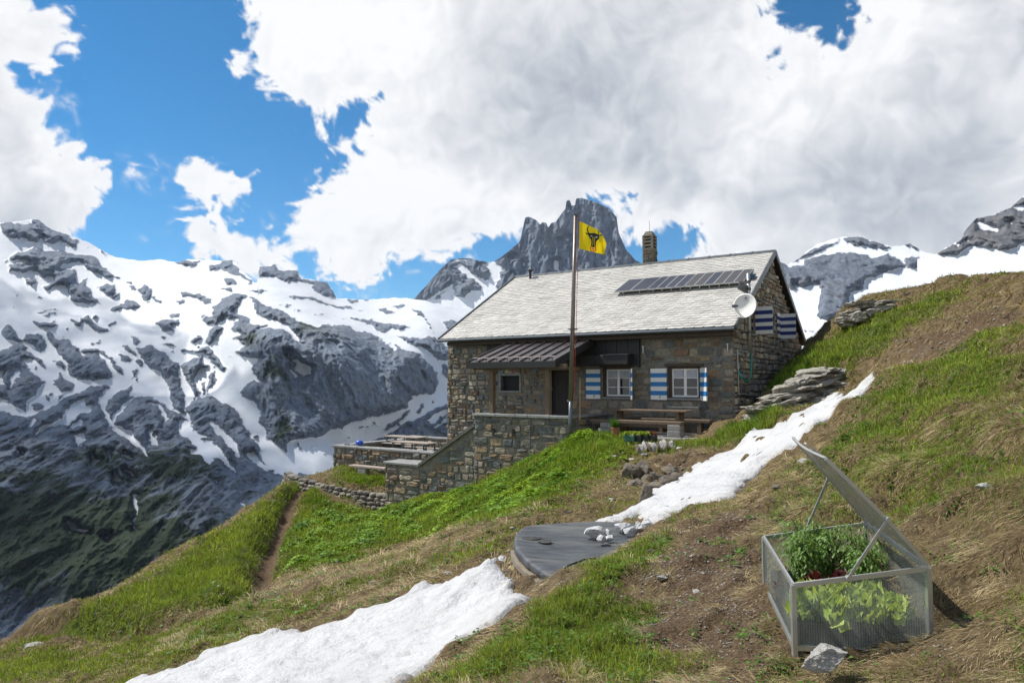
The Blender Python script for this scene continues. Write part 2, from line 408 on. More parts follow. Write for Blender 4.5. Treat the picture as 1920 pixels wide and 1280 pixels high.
Z1 = lambda s: zp(pl(s), 2.909, 0, 400)
Z2 = lambda s: zp(pl(s), 2.909, 400, 460)
Z3 = lambda s: zp(pl(s), 2.56, 0, 780)
ROCK1 = [Z1(s) for s in (
 '0,60 60,50 110,60 175,60 170,35 205,30 260,75 300,90 360,110 420,150 430,180 390,180 340,150 300,165 250,160 240,125 215,130 205,160 150,150 60,130 20,100',
 '40,265 110,210 180,182 250,205 340,210 420,232 480,228 540,250 570,290 620,340 660,360 560,345 520,320 470,290 430,265 350,280 335,300 395,310 410,345 440,380 470,360 480,400 500,430 500,455 540,470 555,500 510,495 420,485 380,470 355,420 360,390 310,390 270,415 235,405 290,370 290,350 220,350 190,320 40,320 45,290 85,280 130,280 100,265',
 '135,365 185,350 210,385 180,400 150,380', '520,410 570,390 615,395 630,430 600,450 550,430', '620,440 650,425 660,440 645,475 622,478',
 '590,520 640,500 670,500 690,470 730,475 775,505 740,520 690,520 640,530', '755,420 790,400 830,420 830,450 880,465 885,490 850,480 830,455 810,485 790,460',
 '380,570 420,590 440,565 480,555 515,600 560,620 605,630 605,650 560,640 520,640 490,610 450,590 440,630 400,620', '170,590 240,590 300,585 325,605 300,625 220,620 180,610',
 '850,600 900,575 950,570 990,600 950,610 950,640 880,635', '925,550 975,542 980,565 940,570', '990,430 1050,430 1100,450 1160,470 1170,490 1130,490 1080,470 1030,450 1000,460',
 '230,640 260,640 300,680 360,690 400,720 440,735 470,770 520,770 560,800 600,850 620,890 590,910 520,900 440,905 390,880 350,800 290,720 240,660',
 '0,650 40,615 80,640 130,690 150,655 200,650 245,690 250,740 220,755 180,720 140,700 90,700 40,690',
 '-700,740 0,740 60,720 130,720 180,760 230,800 255,850 220,830 180,800 130,795 150,840 200,890 240,930 210,950 200,990 150,1020 140,1090 90,1060 40,1030 0,1000 -700,1000',
 '295,800 330,800 350,830 345,850 310,830', '300,900 330,880 360,905 405,935 390,970 330,975 300,940',
 '755,730 820,722 880,750 930,800 975,830 985,905 985,960 1010,1040 1025,1100 980,1080 930,1010 930,960 890,910 870,860 820,840 780,800 755,760',
 '980,740 1090,735 1150,740 1190,780 1230,830 1215,860 1180,830 1140,790 1090,760 990,755', '990,830 1050,790 1090,770 1110,810 1150,830 1100,850 1060,890 1060,940 1100,980 1060,1020 1020,930 1000,880',
 '450,740 520,735 570,760 620,800 670,850 670,880 640,860 600,800 560,770 480,765', '650,720 700,720 740,750 750,780 700,760', '640,770 690,780 715,810 680,810', '740,800 770,795 780,830 755,840',
 '1100,570 1180,560 1190,580 1140,600', '1140,640 1180,600 1220,620 1170,690 1130,730 1115,700', '1050,690 1085,660 1095,680 1060,698', '480,700 540,700 560,715 510,715', '725,670 760,680 765,720 740,715',
 '1100,910 1120,905 1130,990 1110,1000', '1150,880 1170,850 1175,900 1150,960 1140,1000 1135,940', '720,860 750,850 745,890 728,905', '250,990 270,1000 260,1025 245,1015', '175,1040 210,1025 240,1045 230,1070 185,1080', '310,1000 345,990 340,1020 320,1025',
 '140,545 300,520 315,530 270,535', '245,550 300,545 310,560 260,562', '590,610 640,590 640,600 600,620', '880,712 930,705 950,722 900,722', '1195,410 1240,405 1280,440 1230,425', '690,380 720,375 715,385', '690,400 725,398 740,415 710,418', '970,480 1005,475 1010,495 980,498',
 '1140,290 1210,265 1260,255 1300,300 1320,340 1350,350 1370,385 1330,350 1260,330 1220,310 1150,320', '940,280 1010,255 1085,262 1080,285 1010,285', '1210,350 1280,355 1275,390 1220,385', '490,155 560,190 605,225 580,225 530,180',
 '-700,1100 0,1080 150,1120 320,1030 500,940 590,930 620,980 720,940 700,990 820,1000 960,1080 1040,1140 1030,1060 1040,1020 1150,1000 1240,1040 1330,1130 1400,1250 1420,1300 1500,1420 1700,1420 1900,1420 1900,3000 -700,3000')] + [Z2(s) for s in (
 '240,180 250,110 300,110 340,100 390,135 460,135 480,180 530,185 620,200 650,240 670,290 600,280 540,240 530,210 480,200 420,205 380,185 330,170 300,175',
 '50,90 100,85 130,130 180,170 220,210 150,180 130,150 60,150 0,140 0,120', '200,250 260,235 300,240 250,262', '340,320 430,322 390,334', '400,268 520,290 650,315 830,360 700,342 560,312 440,292',
 '705,395 780,398 860,408 950,430 1080,450 1010,470 960,460 930,475 870,455 830,422', '1065,345 1130,370 1150,400 1200,470 1140,405 1100,370', '730,300 790,296 760,318', '810,290 860,288 840,302', '970,330 1040,322 1010,342', '1255,415 1338,410 1438,440 1300,465 1270,430', '900,350 960,350 1000,370 950,365', '550,380 600,380 605,388', '440,350 490,350 480,365',
 '0,330 60,290 120,265 180,270 230,300 300,330 380,370 450,400 500,430 560,445 600,420 680,435 760,450 840,480 920,510 1000,550 1090,580 1150,620 1210,690 1240,750 1200,800 1100,830 1060,880 1000,900 900,930 860,920 900,980 840,1000 770,990 700,1000 600,1040 500,1060 420,1060 420,1140 380,1130 330,1080 280,1030 240,940 230,860 160,820 150,770 210,740 250,740 220,690 250,610 180,620 120,580 180,540 80,500 150,490 100,450 130,400 80,400 0,440',
 '1000,490 1100,500 1200,500 1300,560 1290,620 1230,625 1150,570 1060,520', '1245,660 1290,650 1290,730 1250,700', '930,1000 1080,890 1075,930 990,980 940,1005', '1100,900 1150,855 1150,880 1110,915', '860,1060 1000,1000 1130,930 1280,860 1700,860 1700,1300 900,1300', '450,1130 455,1060 490,1110 485,1125', '540,1100 600,1090 640,1110 600,1135')]
SNOW1 = [Z1(s) for s in (
 '200,1200 240,1150 330,1120 370,1060 400,1030 470,1000 440,1060 500,1040 490,1080 400,1120 330,1150 260,1160', '540,1000 570,950 620,940 640,980 590,1020 570,1060 620,1150 700,1180 760,1240 780,1290 740,1260 680,1210 610,1170 570,1120 545,1050',
 '620,1100 680,1030 740,990 720,1030 680,1060 640,1110 620,1150', '800,1040 850,1030 890,1060 915,1110 890,1150 890,1090 850,1050', '820,1180 850,1210 855,1260 830,1240', '960,1130 1010,1150 1090,1210 1110,1250 1180,1290 1060,1260 1000,1200',
 '390,1210 460,1180 450,1240 430,1270', '370,1160 440,1120 450,1140 400,1170', '140,1160 180,1110 200,1130 160,1160', '65,950 75,860 105,850 110,890', '40,280 100,250 150,245 160,270', '-20,870 20,870 25,930 -20,940')] + [Z2(s) for s in (
 '110,350 200,295 225,320 220,370 300,400 400,440 470,490 490,530 430,500 380,460 300,450 230,470 300,440 200,415 130,370', '400,575 450,640 490,650 525,670 520,700 490,705 450,680 430,620', '415,655 450,700 440,725', '630,515 670,530 670,550 640,530', '1160,950 1230,910 1290,885 1290,915 1200,965 1170,970', '1205,985 1290,935 1290,960 1215,990', '940,530 1000,555 985,565')] + [Z3(s) for s in (
 '180,85 210,50 280,10 360,0 330,30 250,50', '340,90 400,70 410,100 400,150 380,110', '520,50 560,60 640,110 690,160 710,200 670,160 610,110 560,80', '715,60 750,90 750,130 730,130', '855,20 900,30 960,80 1010,110 1060,170 1120,240 1140,280 1090,240 1060,200 1030,200 1020,240 960,190 910,165 960,160 930,120 870,90',
 '1000,30 1040,40 1130,130 1150,200 1110,170 1060,100', '1170,180 1210,170 1270,220 1340,250 1360,280 1300,260 1240,240', '315,520 335,505 380,535 425,555 400,558 340,545', '640,490 650,380 665,370 665,430 650,460 640,540 633,500', '600,250 655,297 620,287', '550,275 578,308 550,305', '438,192 482,210 450,228', '512,172 537,168 532,202', '498,572 535,575 515,588', '592,168 638,192 610,180', '1035,298 1062,338', '1160,412 1192,442 1170,440', '90,170 110,170 100,190',
 '1190,-20 1240,70 1270,120 1330,160 1400,190 1410,240 1380,240 1300,190 1250,150 1220,80 1180,10', '1388,190 1383,130 1420,115 1440,160 1462,160 1430,110 1510,100 1600,70 1690,40 1800,0 1800,40 1690,100 1600,140 1580,180 1620,200 1500,240 1410,240')]
GREEN1 = [(120,1010,330,150,1.05),(60,900,140,60,.7),(420,1030,160,90,.7),(520,700,40,60,.62),(530,800,30,50,.7),(590,610,60,25,.62),(470,640,50,25,.6),(430,760,40,40,.5),(780,590,60,14,.55),(820,800,40,30,.6),(330,870,140,60,.75),(200,860,120,40,.7)]
D1 = TPS(np.array([(-300,1300),(0,1200),(300,1050),(500,900),(600,860),(0,800),(200,800),(400,830),(0,640),(200,640),(400,600),(0,420),(200,480),(400,490),(560,510),(630,555),(450,560),(500,700),(500,820),(650,620),(650,820),(800,620),(820,720),(700,840),(830,800),(700,568),(850,575),(760,600),(1000,580),(1000,900),(1000,1300),(600,1300),(-300,420),(-300,800),(590,600),(380,700),(430,900)], float) / 500,
         np.log([620,720,850,1050,1150,1250,1300,1200,1750,1800,1750,2300,2450,2500,2400,2500,1750,1480,1360,1700,1500,1950,1850,1520,1650,2500,2600,2150,2700,1700,900,800,2200,1200,1620,1650,1020]), .02)
dm1 = lambda P: D1(P / 500)
ribs = lambda U, V: -.05 * np.exp(-((U - 500 - (V - 640) * .05) / 60) ** 2) * sstep(V, 560, 660) * (1 - sstep(V, 820, 880)) - .045 * np.exp(-((U - 640 - (V - 640) * .25) / 45) ** 2) * sstep(V, 590, 650) * (1 - sstep(V, 780, 840)) - .04 * np.exp(-((U - 745) / 50) ** 2) * sstep(V, 620, 680) * (1 - sstep(V, 760, 830))
mountain('mountain', mountain_mat('alpine_rock_and_snow', (.185, .22, .275), (.21, .215, .22)), [(-800,470),(-520,405),(-300,385),(-100,412),(0,418),(45,414),(60,411),(72,411),(90,427),(140,445),(170,456),(205,477),(222,483),(262,489),(300,486),(330,492),(352,486),(380,487),(418,489),(436,487),(452,506),(478,530),(482,528),(486,499),(503,499),(518,494),(535,507),(558,507),(565,523),(582,524),(613,529),(623,543),(631,559),(680,562),(720,560),(745,558),(790,562),(830,572),(870,578),(900,577),(1040,590)],
         -640, 1040, 1.7, 1330, 560, dm1, ROCK1, SNOW1, GREEN1, relief=(42, .0085, .05), bulge=.005, jag=1.6, extra=ribs, speck=.72)

Z4 = lambda s: zp(pl(s), 4.571, 820, 380)
peak_d = lambda P: np.log(2900 - (P[..., 1] - 500) * 1.2 + np.where(P[..., 0] < 940, (940 - P[..., 0]) * 1.5, 0))
mountain('rock_peak', mountain_mat('peak_rock', (.19, .22, .265), (.235, .225, .215), (0, .12, 0), .02), [(700,590),(768,572),(780,555),(800,535),(822,508),(845,488),(862,484),(880,484),(900,490),(925,491),(932,487),(950,474),(975,452),(981,424),(985,408),(992,406),(1006,413),(1013,421),(1016,416),(1024,418),(1028,428),(1034,418),(1042,416),(1050,404),(1060,392),(1062,376),(1068,375),(1072,386),(1078,385),(1080,372),(1090,371),(1120,380),(1143,391),(1156,407),(1160,436),(1174,468),(1192,488),(1206,496),(1225,506),(1260,530),(1330,560)],
         700, 1330, 1.5, 660, 260, peak_d, [[(600,300),(1400,300),(1400,900),(600,900)]], [Z4(s) for s in (
 '150,555 200,530 260,560 310,600 380,640 460,650 440,560 370,520 430,505 470,508 520,530 555,560 530,600 545,640 500,690 515,740 480,800 400,880 300,930 0,1000 -400,1000 -400,900 0,830 80,750 140,712 135,800 240,820 280,750 365,765 360,690 300,660 225,650 230,610', '-250,1000 0,770 140,705 130,735 0,800 -100,900',
 '130,485 200,475 300,490 240,498', '990,520 1035,500 1030,590 1000,580', '735,520 760,530 740,560', '1080,340 1120,305 1110,340', '600,690 640,600 660,620 620,700', '640,450 660,450 650,470')], relief=(34, .007, .05), bulge=0, jag=1.2, tilt=-.12)

Z5 = lambda s: zp(pl(s), 3.048, 1400, 340)
right_d = lambda P: np.log(1900 - (P[..., 1] - 480) * 3.2 - (P[..., 0] - 1650) * .5)
ROCK3 = [Z5(s) for s in ('0,400 170,450 230,470 330,490 350,455 430,425 600,408 740,440 800,422 880,460 920,480 900,495 800,515 720,540 680,570 660,600 590,640 580,730 530,770 480,795 425,785 405,760 425,690 430,610 415,590 350,590 330,600 290,580 300,615 250,625 210,560 0,560',
 '545,320 640,312 740,335 830,370 800,387 720,382 650,372 570,347', '900,350 950,350 1000,388 940,387', '310,440 380,390 440,355 530,325 480,357 430,392 390,422 340,442', '890,430 980,430 1060,450 1150,485 1080,482 1000,462 980,497 920,502', '240,455 300,440 295,455', '1240,540 1280,515 1330,530 1300,545', '340,845 380,855 340,862')]
mountain('snow_ridge', mountain_mat('ridge_rock', (.155, .18, .22), (.19, .182, .17), (0, .2, 0), .03), [(1380,470),(1455,489),(1478,496),(1500,484),(1512,472),(1530,459),(1556,450),(1580,444),(1610,444),(1640,453),(1672,462),(1692,461),(1706,456),(1725,468),(1742,475),(1770,478),(1900,480),(2150,470)],
         1380, 2150, 2.0, 760, 170, right_d, ROCK3, relief=(24, .01, .05), bulge=.012, jag=1.5, tilt=.2)
ROCK4 = [Z5(s) for s in ('1080,415 1170,355 1235,325 1240,285 1310,205 1400,190 1470,160 1510,145 1540,115 1700,20 2500,-300 2500,300 1700,330 1585,345 1500,390 1440,392 1410,365 1340,382 1270,382 1200,422 1120,424',)]
d4 = lambda P: np.log(1500 - (P[..., 1] - 480) * 2.5 - (P[..., 0] - 1850) * .6)
mountain('rock_peak', mountain_mat('far_rock', (.15, .155, .165), (.2, .185, .165), (0, .3, 0), .035), [(1720,486),(1757,476),(1784,458),(1803,449),(1807,435),(1830,409),(1860,404),(1882,394),(1896,389),(1905,379),(1920,367),(1960,340),(2050,300),(2200,250),(2400,262),(2600,225),(2900,300)],
         1720, 2900, 2.4, 700, 160, d4, ROCK4, [Z5(s) for s in ('1320,235 1350,230 1430,280 1390,292 1340,262', '1525,148 1600,145 1620,165 1550,170', '1190,350 1235,357 1210,365', '1260,335 1275,350 1240,345', '1490,235 1520,240 1500,248', '1440,185 1480,170 1470,182')], relief=(22, .012, .05), bulge=.01, jag=1.5)
# the same broken cloud carries on all round, behind the viewer
az, el = np.meshgrid(np.linspace(R(62), R(298), 120), np.linspace(R(-4), R(46), 40))
D2 = np.stack([np.sin(az) * np.cos(el), np.cos(az) * np.cos(el), np.sin(el)], -1)
cv, g = sky_fields(D2, fbm(D2 * 2.2 + 3, 3) * 160 + 25, 0 * az, .35 + .5 * fbm(D2 * 3, 2))
np_mesh('sky', (D2 * 20500).reshape(-1, 3), grid_faces(*az.shape), bpy.data.materials['cloudy_sky'], attrs={'cover': cv.ravel(), 'grey': g.ravel()}, kind='structure')
# a bank of cloud stands over the valley to the left, out of the picture, and shades the slopes below it
bpy_r = np.random.default_rng(31)
th, ph_ = np.meshgrid(np.linspace(0, 2 * np.pi, 97), np.linspace(-np.pi / 2, np.pi / 2, 41))
S_ = np.stack([np.cos(th) * np.cos(ph_), np.sin(th) * np.cos(ph_), np.sin(ph_)], -1)
def cloud(c, size, seed):
    k = 1 + .28 * fbm(S_ * 2.1 + seed, 4); k[:, -1] = k[:, 0]
    V = S_ * k[..., None] * np.array(size) + np.array(c)
    t = NT('cloud_puff'); lw = t.n('ShaderNodeLayerWeight', {'Blend': .5}).outputs[1]
    d = t.math('MULTIPLY', t.ramp(t.noise(t.pos(), .004, 6, .6), .36, .6, 0, 1), t.ramp(lw, .35, .95, .62, 0))
    np_mesh('cloud', V.reshape(-1, 3), grid_faces(*th.shape), t.out(t.n('ShaderNodeMixShader', {0: d, 1: t.n('ShaderNodeBsdfTransparent').outputs[0], 2: t.n('ShaderNodeBsdfDiffuse', {'Color': (.85, .86, .88, 1)}).outputs[0]}).outputs[0]), kind='structure')
def shade(u, v, hgt, size, seed):
    p = at(u, v, float(np.exp(D1(np.array([[u, v]]) / 500))[0])); p = p + SD * (hgt - p[2]) / SD[2]; cloud(p, size, seed)
shade(90, 950, 1400, (520, 420, 120), 3); shade(380, 1080, 1400, (300, 300, 110), 9); shade(-20, 700, 1600, (380, 420, 120), 14)

# thin mountain air
hz = MB().box((-3300, -30, -420), (3300, 4300, 1020))
t = NT('mountain_air'); pv = t.n('ShaderNodeVolumePrincipled', {'Color': (.62, .76, 1.0, 1), 'Density': .000028, 'Anisotropy': .2})
o_ = t.n('ShaderNodeOutputMaterial'); t.t.links.new(pv.outputs[0], o_.inputs['Volume'])
hz.build('haze', t.m, kind='stuff')
# ================================================================ near ground
P0 = np.array((7.15, 22.0, 0)); W = np.array((-.834, .552, 0)); W /= np.linalg.norm(W); N = np.array((-W[1], W[0], 0))
HROT = math.atan2(W[1], W[0])
def hp(L, D, z=0.0): return P0 + L * W + D * N + np.array((0, 0, z))
GP = [ # pixel, distance
 (960,1280,4.2),(1300,1280,3.9),(1600,1280,3.6),(1920,1280,3.2),(800,1280,4.4),(1487,1206,3.9),(1740,1222,3.84),(1435,1093,5.08),(1200,1150,5.6),(1300,1150,5.3),
 (1108,1073,6.9),(1054,1105,6.5),(990,1135,6.2),(900,1195,5.6),(1184,1016,8.0),(1230,977,9.2),(1340,942,10.6),(1390,922,11),(1510,832,11.8),(1640,707,13),(1730,682,12.6),(1920,592,12),
 (1500,1000,6.6),(1700,950,5.7),(1900,1000,4.3),(1900,1150,3.5),(1900,800,6.3),(1700,800,8.6),(1550,900,8.6),(1300,1000,7.8),(1800,700,9.5),
 (1000,1122,7.3),(900,1170,7.0),(770,1275,5.9),(300,1270,7.6),(560,1172,8.8),(940,1040,9.4),(800,1140,8.0),(600,1240,7.2),
 (600,1100,11),(470,1130,12.2),(800,1050,11.6),(960,965,13.3),(1100,910,15.2),(1130,835,19.5),(1060,832,20.9),(893,910,24.0),(1000,864,22.4),(725,952,26.2),(790,932,25.2),
 (850,1000,18),(700,1000,21.5),(600,1000,22),(545,908,30),(600,888,30.6),(640,880,32),(725,905,27.6),(660,960,25.5),
 (300,1050,22),(150,1140,18),(0,1205,15),(420,985,26),(0,1275,11),(200,1232,11.6),(300,1165,14),(420,1060,19),(500,1050,19),(520,960,25),
 (1290,842,18.8),(1200,850,18.3),(1400,800,18.8),(1450,782,17.6),(1350,880,14.6),(1250,930,12.9),(1500,792,16.2),(1600,732,18.4),(1430,850,15.8),
 (1410,775,20),(1500,690,21.6),(1525,655,23),(1600,565,25),(1700,542,24.5),(1800,525,22.5),(1920,517,20),(1560,720,20.2),(1630,712,18.8),(1750,620,18),(1900,600,15.2),(1830,655,15),(1575,640,23),(1620,600,29),(1700,580,29),(1800,560,28),(1920,552,26),(1920,532,24),(1820,538,25),(968,1049,8.1),(990,1079,7.6),(1018,1110,7.15)]
gx = [tuple(at(*g)) for g in GP]
gx += [(0,0,-1.62),(2,0,-1.25),(-3,0,-2.7),(5,2,.15),(9,5,1.1),(0,-4,-1.4),(14,12,3.0),(22,20,3.9),(24,32,3.4),(14,30,1.9),(10,38,-1.2),(-14,44,-14),(-24,40,-24),(-32,25,-27),(-26,10,-19),(-17,4,-10),(-9,1,-5.5),(-13,11.5,-7.6),(-15.5,19,-11.5),(-15,26,-12.5),(-14,33,-11),(0,44,-6.2)]
for L, D, z in [(3,-3,-1.95),(8,-3,-2.6),(2,-8,-1.4),(8,-9,-2.8),(11,1,-3.9),(11.5,-4,-4.2),(15,-1.5,-4.3),(15,1,-4.12),(18,1,-4.1),(19.3,-1.5,-5.0),(17,-6,-5.4),(2,1,-1.84),(4,2.5,-1.84),(.8,2.6,-1.84),(3,0,-1.86),(6.5,1,-1.95),(9,1.5,-3.4),(0,-6,.2),(-.6,-10.5,.9),(0,-2,-1.2)]:
    p = hp(L, D); gx.append((p[0], p[1], z))
gx += [(*at(u_, v_, 1)[:2] * (-2.03 / at(u_, v_, 1)[2]), z_) for u_, v_, z_ in ((1128,1032,-2.2),(1092,1060,-2.25),(1155,1006,-2.15),(1000,1010,-2.45),(1060,990,-2.4),(1020,1050,-2.45),(1120,990,-2.3))]
gx = np.array(gx)
H0 = TPS(gx[:, :2] / 10, gx[:, 2], .004)
_dw = [(538,884,31.3),(552,891,30),(580,899,29.2),(612,907,28.4),(650,915,27.8),(690,922,27.2),(728,926,26.75)]
_wl = np.array([at(*q) for q in _dw])[:, :2]
_out = -_wl / np.linalg.norm(_wl, axis=1)[:, None]
_strip = np.r_[_wl + _out * .05, (_wl + _out * 1.3)[::-1]]
_trench = [tuple(at(*p)[:2]) for p in [(575,922,28.5),(540,955,26),(515,1010,21.5),(497,1060,18.5),(478,1110,14),(466,1132,12.3)]]
_ledge = [tuple(at(*p)[:2]) for p in [(466,1132,12.3),(400,1160,12.6),(340,1175,12.8),(240,1185,13.4),(140,1197,14.2),(40,1215,14.6)]]
_frame = np.array([(1.5,3.7),(2.4,3.65),(2.65,5.1),(1.8,5.2)])
def H(XY):
    XY = np.asarray(XY, float)
    z = H0(XY / 10)
    d = np.hypot(XY[..., 0], XY[..., 1])
    f = sstep(d, 1, 6)
    x, y = XY[..., 0], XY[..., 1]
    hx = (x - P0[0]) * W[0] + (y - P0[1]) * W[1]; hd = (x - P0[0]) * N[0] + (y - P0[1]) * N[1]
    flat = 1 - sstep(np.maximum(np.abs(hx - 2.6) - 2.6, np.abs(hd - .5) - 2.2), 0, 1.2) * .9
    flat2 = 1 - sstep(np.maximum(np.abs(hx - 15.5) - 4.0, np.abs(hd - .9) - 1.5), 0, 1.0) * .85
    rough = f * np.minimum(1, 2 - 1 * (flat + flat2))
    z = z + rough * (.10 * fbm(v3(x / 1.7, y / 1.7, 2), 3) + .045 * fbm(v3(x / .45, y / .45, 5), 3))
    q = v3(x / .9, y / .9, 7)
    z = z + rough * .07 * sstep(perlin(q), .1, .6)
    z = z + rough * (.055 * sstep(perlin(v3(x / .33, y / .33, 17)), .0, .55) + .035 * perlin(v3(x / .16, y / .16, 27)))
    z = z - .42 * np.exp(-(line_dist(XY, _trench) / .42) ** 2) - .28 * np.exp(-(line_dist(XY, _ledge) / .35) ** 2)
    # the bank uphill of each tread
    dt = line_dist(XY + np.array((.75, .1)), _trench); z = z + .22 * np.exp(-(dt / .45) ** 2)
    dl = line_dist(XY + np.array((.05, -.75)), _ledge); z = z + .3 * np.exp(-(dl / .4) ** 2)
    z = z - .6 * sstep(union_sdf(XY, [_strip], .3, -1), -.05, .22)
    # small terraces trodden along the slope
    zt = z + .16 * fbm(v3(x / 1.4, y / 1.4, 33), 3)
    tm = sstep(x, 1.5, 4.5) * sstep(y, 3, 6) * rough * (1 - sstep(union_sdf(XY, [_frame], 1.2, -9), -1.0, -.1))
    z = z + tm * .072 * np.sin(zt * 2 * math.pi / .5)
    # hollows torn in the turf on the near hillside
    for (u_, v_, y_, r_, dep) in ((1640,945,6.35,.34,.16),(1560,915,7.6,.22,.1),(1770,975,5.45,.3,.09),(1700,905,6.6,.2,.1),(1840,1110,3.95,.22,.08)):
        c = at(u_, v_, y_)[:2]
        z = z - dep * np.exp(-(((x - c[0]) / (r_ * 1.5)) ** 2 + ((y - c[1]) / r_) ** 2))
    return z
def hit(u, v, y0=2.2, y1=60, n=1400):
    """where a line of sight meets the ground (x, y)"""
    rx, rz = rdir(u, v); ys = np.geomspace(y0, y1, n)
    g = H(np.stack([rx * ys, ys], -1)); below = rz * ys < g
    k = int(np.argmax(below)) if below.any() else n - 1
    if k == 0: return np.array((rx * ys[0], ys[0]))
    a0 = rz * ys[k - 1] - g[k - 1]; a1 = g[k] - rz * ys[k]
    y = ys[k - 1] + (ys[k] - ys[k - 1]) * a0 / max(a0 + a1, 1e-9)
    return np.array((rx * y, y))
def hits(s, **k): return [tuple(hit(a, b, **k)) for a, b in pl(s)]

# polar-spaced sheet: finer close by
ga = np.tan(np.linspace(math.atan(-1.5), math.atan(1.55), 760)); gy = np.geomspace(.8, 62, 620)
GX, GY = np.meshgrid(ga, gy); GX = GX * (GY + 1.2)
GXY = np.stack([GX, GY], -1)
GZ = H(GXY)
GREENP = [hits(s) for s in (
 '0,1222 150,1155 300,1068 440,985 540,915 556,940 528,968 500,1030 475,1090 460,1128 400,1140 330,1150 250,1165 140,1192 60,1212', '0,1235 100,1220 140,1240 60,1278 0,1278',
 '728,950 790,930 893,906 1000,860 1064,826 1150,822 1180,850 1130,880 1060,920 990,950 900,975 800,1000 700,1030 610,1060 520,1080 525,1010 575,950 640,945 720,957',
 '1200,830 1330,824 1362,800 1405,786 1445,770 1455,792 1375,832 1290,840 1180,850', '790,1280 900,1222 1000,1152 1100,1064 1190,1014 1240,1014 1205,1060 1190,1150 1230,1279', '1480,690 1540,645 1600,605 1700,575 1800,545 1760,585 1700,620 1650,660 1560,690 1500,720',
 '550,888 640,878 715,890 715,905 640,903 560,892', '1660,722 1915,604 1915,740 1750,790 1650,830 1560,870 1500,890',
 '0,1225 465,1142 700,1085 900,1035 1000,965 1100,925 1130,890 900,1000 800,1062 500,1185 250,1276 0,1278', '1240,1018 1440,955 1480,885 1600,868 1500,965 1400,1060 1240,1180', '1255,1279 1480,1279 1450,1205 1300,1150', '1480,905 1560,880 1650,840 1750,800 1915,750 1915,960 1780,930 1640,900 1520,960')]
GW = [1.1, .9, 1.15, 1.0, .98, .95, 1.05, .68, .5, .42, .46, .46]
SOILP = [hits(s) for s in ('1245,1014 1350,962 1440,955 1420,1050 1430,1200 1480,1279 1260,1279 1195,1150', '1230,860 1300,838 1350,848 1325,866 1290,884 1230,905', '1690,650 1800,600 1915,566 1915,592 1790,652 1730,668', '1150,1000 1230,985 1200,1010', '920,1060 1010,1060 1060,1100 1005,1118 950,1090', '1430,1090 1480,1210 1750,1225 1750,1100')]
SW = [1.0, .9, 1.0, .9, 1.0, .9]
def zones(XY, soft=.35):
    wob = np.stack([fbm(v3(XY[..., 0] / .8, XY[..., 1] / .8, 3), 3), fbm(v3(XY[..., 0] / .8, XY[..., 1] / .8, 13), 3)], -1) * .28
    Q = XY + wob; sc_ = .25 + .03 * XY[..., 1]
    g = np.zeros(XY.shape[:-1]); s = np.zeros(XY.shape[:-1])
    for p, k in zip(GREENP, GW): g = np.maximum(g, k * sstep(poly_sdf(Q, p), -sc_, sc_))
    for p, k in zip(SOILP, SW): s = np.maximum(s, k * sstep(poly_sdf(Q, p), -sc_, sc_))
    s = np.maximum(s, .95 * np.exp(-(line_dist(XY, _trench) / .3) ** 2)); s = np.maximum(s, .7 * np.exp(-(line_dist(XY, _ledge) / .25) ** 2))
    return g, s
GG, GS = zones(GXY)
def look(XY, Fd):
    """value of a field of the ground sheet at (x, y)"""
    fi = (np.arctan(XY[..., 0] / (XY[..., 1] + 1.2)) + math.atan(1.5)) / (math.atan(1.55) + math.atan(1.5)) * 759
    fj = np.log(np.maximum(XY[..., 1], .8) / .8) / math.log(62 / .8) * 619
    fi = np.clip(fi, 0, 758.99); fj = np.clip(fj, 0, 618.99); i = fi.astype(int); j = fj.astype(int); fx = fi - i; fy = fj - j
    return (Fd[j, i] * (1 - fx) + Fd[j, i + 1] * fx) * (1 - fy) + (Fd[j + 1, i] * (1 - fx) + Fd[j + 1, i + 1] * fx) * fy
HL_ = lambda XY: look(XY, GZ)
ZL_ = lambda XY: (look(XY, GG), look(XY, GS))
t = NT('hillside_turf'); p = t.pos()
nA = t.noise(p, 1.1, 8, .66); nB = t.noise(p, 7, 7, .7); nC = t.noise(p, 38, 5, .7)
straw = t.mix(t.ramp(nB, .34, .68), (.07, .048, .025), (.22, .16, .085))
straw = t.mix(t.ramp(nC, .5, .7, 0, .6), straw, (.34, .265, .15))
grs = t.mix(t.ramp(nB, .35, .65), (.04, .06, .012), (.13, .17, .03))
soil = t.mix(t.ramp(nC, .36, .68), (.06, .038, .022), (.20, .135, .082))
soil = t.mix(t.ramp(t.noise(p, 75, 3), .62, .7, 0, .7), soil, (.3, .26, .21))
gf = t.ramp(t.math('ADD', t.attr('green'), t.math('ADD', t.math('MULTIPLY', t.math('SUBTRACT', nA, .5), 2.2), t.math('MULTIPLY', t.math('SUBTRACT', nB, .5), 1.3))), .38, .72)
sf = t.ramp(t.math('ADD', t.attr('soil'), t.math('MULTIPLY', t.math('SUBTRACT', t.noise(p, 2.3, 7, .68), .5), 2.0)), .52, .8)
c = t.mix(sf, t.mix(gf, straw, grs), soil)
bmp = t.bump(t.math('ADD', nB, t.math('MULTIPLY', nC, .5)), 1.0, .07)
GM = t.out(t.pbr(c, .95, bmp, Specular_IOR_Level=.15))
ground = np_mesh('ground', np.stack([GX, GY, GZ], -1).reshape(-1, 3), grid_faces(*GX.shape), GM, attrs={'green': GG.ravel(), 'soil': GS.ravel()}, kind='structure')

